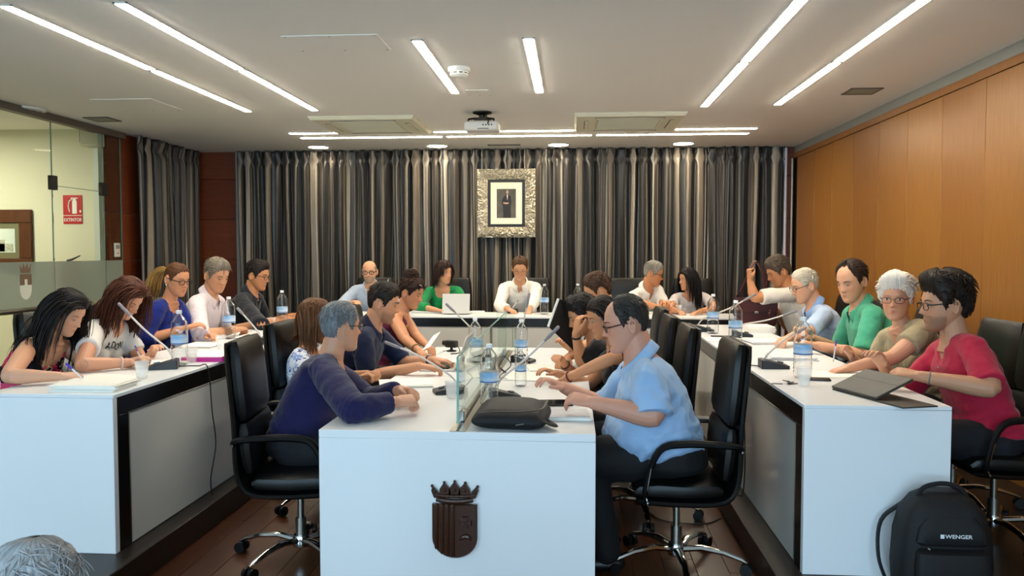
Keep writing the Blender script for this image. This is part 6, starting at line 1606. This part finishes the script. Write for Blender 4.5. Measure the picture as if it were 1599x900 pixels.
# ---- middle desk, right side, facing -X
hd = A(978, 507, Y=3.86)
P = person('heavy man with glasses in a pale blue shirt at the near end', (.45, 3.86), SEAT_F + .01, 180, hd, 184, 14,
    dict(name='shirt', mat=cloth('sky', '#8fb0d6', '#9ab9dc', b=.5, bs=18), neck='shirt', nd=.08, nw=.045, sleeve=.46, inf=.016, flare=.02, buttons=4, wr=2.), H('balding', '#1c1a19', '#3d3936', th=.008, top=.008, rec=1.05, len=.03, brow='#4a3a30'), skin='#d19d88', s=1.07, w=1.28, belly=.13, dep=1.1, neck=1.15, jaw=1.4,
    arms={'L': dict(w=A(926, 629, Y=3.62), e=A(1022, 652, Y=3.56), pose='hold', n=(0, -.5, 1)), 'R': dict(w=A(880, 605, Y=4.06), pose='type', hint=(.2, .6, -1))}, glasses=dict(c='#3a0d10', r=.0028), seed=51, vox=.004, trousers='#0f1013', kf=.34, af=-.08)
D1 = P
def patch(P, x, z, wx, wz, name, m, n=8, off=.0025):
    V = [P['fb'].w(np.array([x + wx * (i / n - .5), .34, z + wz * (j / n - .5)]), P['s']) for i in range(n + 1) for j in range(n + 1)]
    F = [(i * (n + 1) + j, i * (n + 1) + j + 1, (i + 1) * (n + 1) + j + 1, (i + 1) * (n + 1) + j) for i in range(n) for j in range(n)]
    me = bpy.data.meshes.new(name); me.from_pydata([tuple(v) for v in V], [], F); me.polygons.foreach_set('use_smooth', [True] * len(me.polygons))
    o = P['add'](me, name, m, P['gar']); w_ = o.modifiers.new('w', 'SHRINKWRAP'); w_.target = P['gar']; w_.wrap_method = 'PROJECT'; w_.use_project_x = w_.use_project_y = True; w_.use_project_z = False; w_.use_negative_direction = True; w_.wrap_method = 'NEAREST_SURFACEPOINT'; w_.offset = off
    t_ = o.modifiers.new('t', 'SOLIDIFY'); t_.thickness = .003
    return o
patch(P, .105, -.20, .12, .12, 'chest_pocket', cloth('sky', '#8fb0d6'))
patch(P, .105, -.155, .125, .035, 'pocket_flap', cloth('sky', '#8fb0d6'), off=.005)
hd = A(943, 497, Y=4.58)
P = person('dark-haired woman with glasses beside the heavy man', (.39, 4.58), SEAT_F + .01, 180, hd, 196, 20,
    dict(name='top', mat=cloth('dark_top', '#181316', '#120e10'), neck='scoop', nd=.08, nw=.09, sleeve=.18), H('darkstraight', '#150f0d', '#2b1f19', long=.26, th=.012, top=.006, ln=340, wave=.1, fy=-1.1, grav=(.45, 0, -1.)), skin='#c38d69', s=.95, fem=1, bust=.02,
    arms={'L': dict(w=A(884, 591, Z=.785), e=A(956, 560, Y=4.38), pose='relaxed'), 'R': dict(w=A(868, 583, Z=.785), pose='relaxed', hint=(.3, .6, -1))}, glasses=dict(c='#8a8078', r=.0014), seed=52, vox=.0045)
band(P, 1, 'bracelet', mat('bracelet_red', '#6a1a22', .4), .028, .005, .02)
hd = A(911, 494, Y=5.25)
P = person('black-haired man resting his forehead on his hand', (.37, 5.25), SEAT_F, 180, hd, 194, 24,
    dict(name='tshirt', mat=cloth('dark_tee', '#1a1719', '#131113'), neck='crew', sleeve=.30), H('blackshort', '#0e0b0a', '#1f1917', th=.016, top=.018, front=.010), skin='#c48f6a', s=1.0,
    arms={'L': dict(w=A(899, 521, Y=5.06), e=A(909, 568, Z=.775), pose='hold', d=(.15, .05, 1), n=(-1, -.4, 0)), 'R': dict(w=A(880, 567, Z=.785), pose='fist', hint=(.3, .6, -1))}, seed=53, vox=.0048)
watch(P, 1, mat('watch_black', '#161210', .5), mat('watch_dark', '#2a2622', .3), .029, .025)
watch(P, -1, mat('watch_brown', '#4a1d14', .5), mat('watch_face', '#d8d2c6', .2), .029, .025)
hd = A(934, 455, Y=5.98)
P = person('brown-haired man half hidden at the far end of the middle desk', (.39, 5.98), SEAT_F, 180, hd, 184, 24,
    dict(name='tshirt', mat=cloth('dark_tee2', '#2a2a30', '#222228'), neck='crew', sleeve=.34), H('brownflat', '#2c1b10', '#4a3120', th=.012, top=.014), skin='#c48f6a', s=1.02,
    arms={'L': dict(w=A(893, 548, Y=5.40), pose='hold', d=(-.3, -.2, .6), hint=(.2, -.5, -1)), 'R': dict(w=A(885, 560, Z=.79), pose='relaxed', hint=(.3, .6, -1))}, seed=54, vox=.0055)
for x, y, d, rz in [(.50, 3.80, 'the heavy man in pale blue, its chrome base in view', 180), (.40, 4.56, 'the dark-haired woman with glasses', 180), (.38, 5.25, 'the man resting his forehead', 180), (.40, 5.98, 'the half hidden brown-haired man', 180)]:
    seat(x, y, 0, rz, 'black office chair behind %s' % d)

# ---- grey head in the foreground
hd = A(44, 958, Y=1.42)
person('grey-haired person in the left foreground, only the hair in view', (hd[0] + .02, 1.28), .28, 90, hd, 86, 12,
    dict(name='shirt', mat=cloth('fg_shirt', '#5a6270'), neck='shirt', nd=.05, nw=.03, sleeve=.36), H('ashgrey', '#85878b', '#b9bbbd', th=.010, top=.012, nl=900, rad=.0022, len=.045, lift=.006, mess=1.5), skin=SK['c'], s=.98, seed=61, vox=.006)
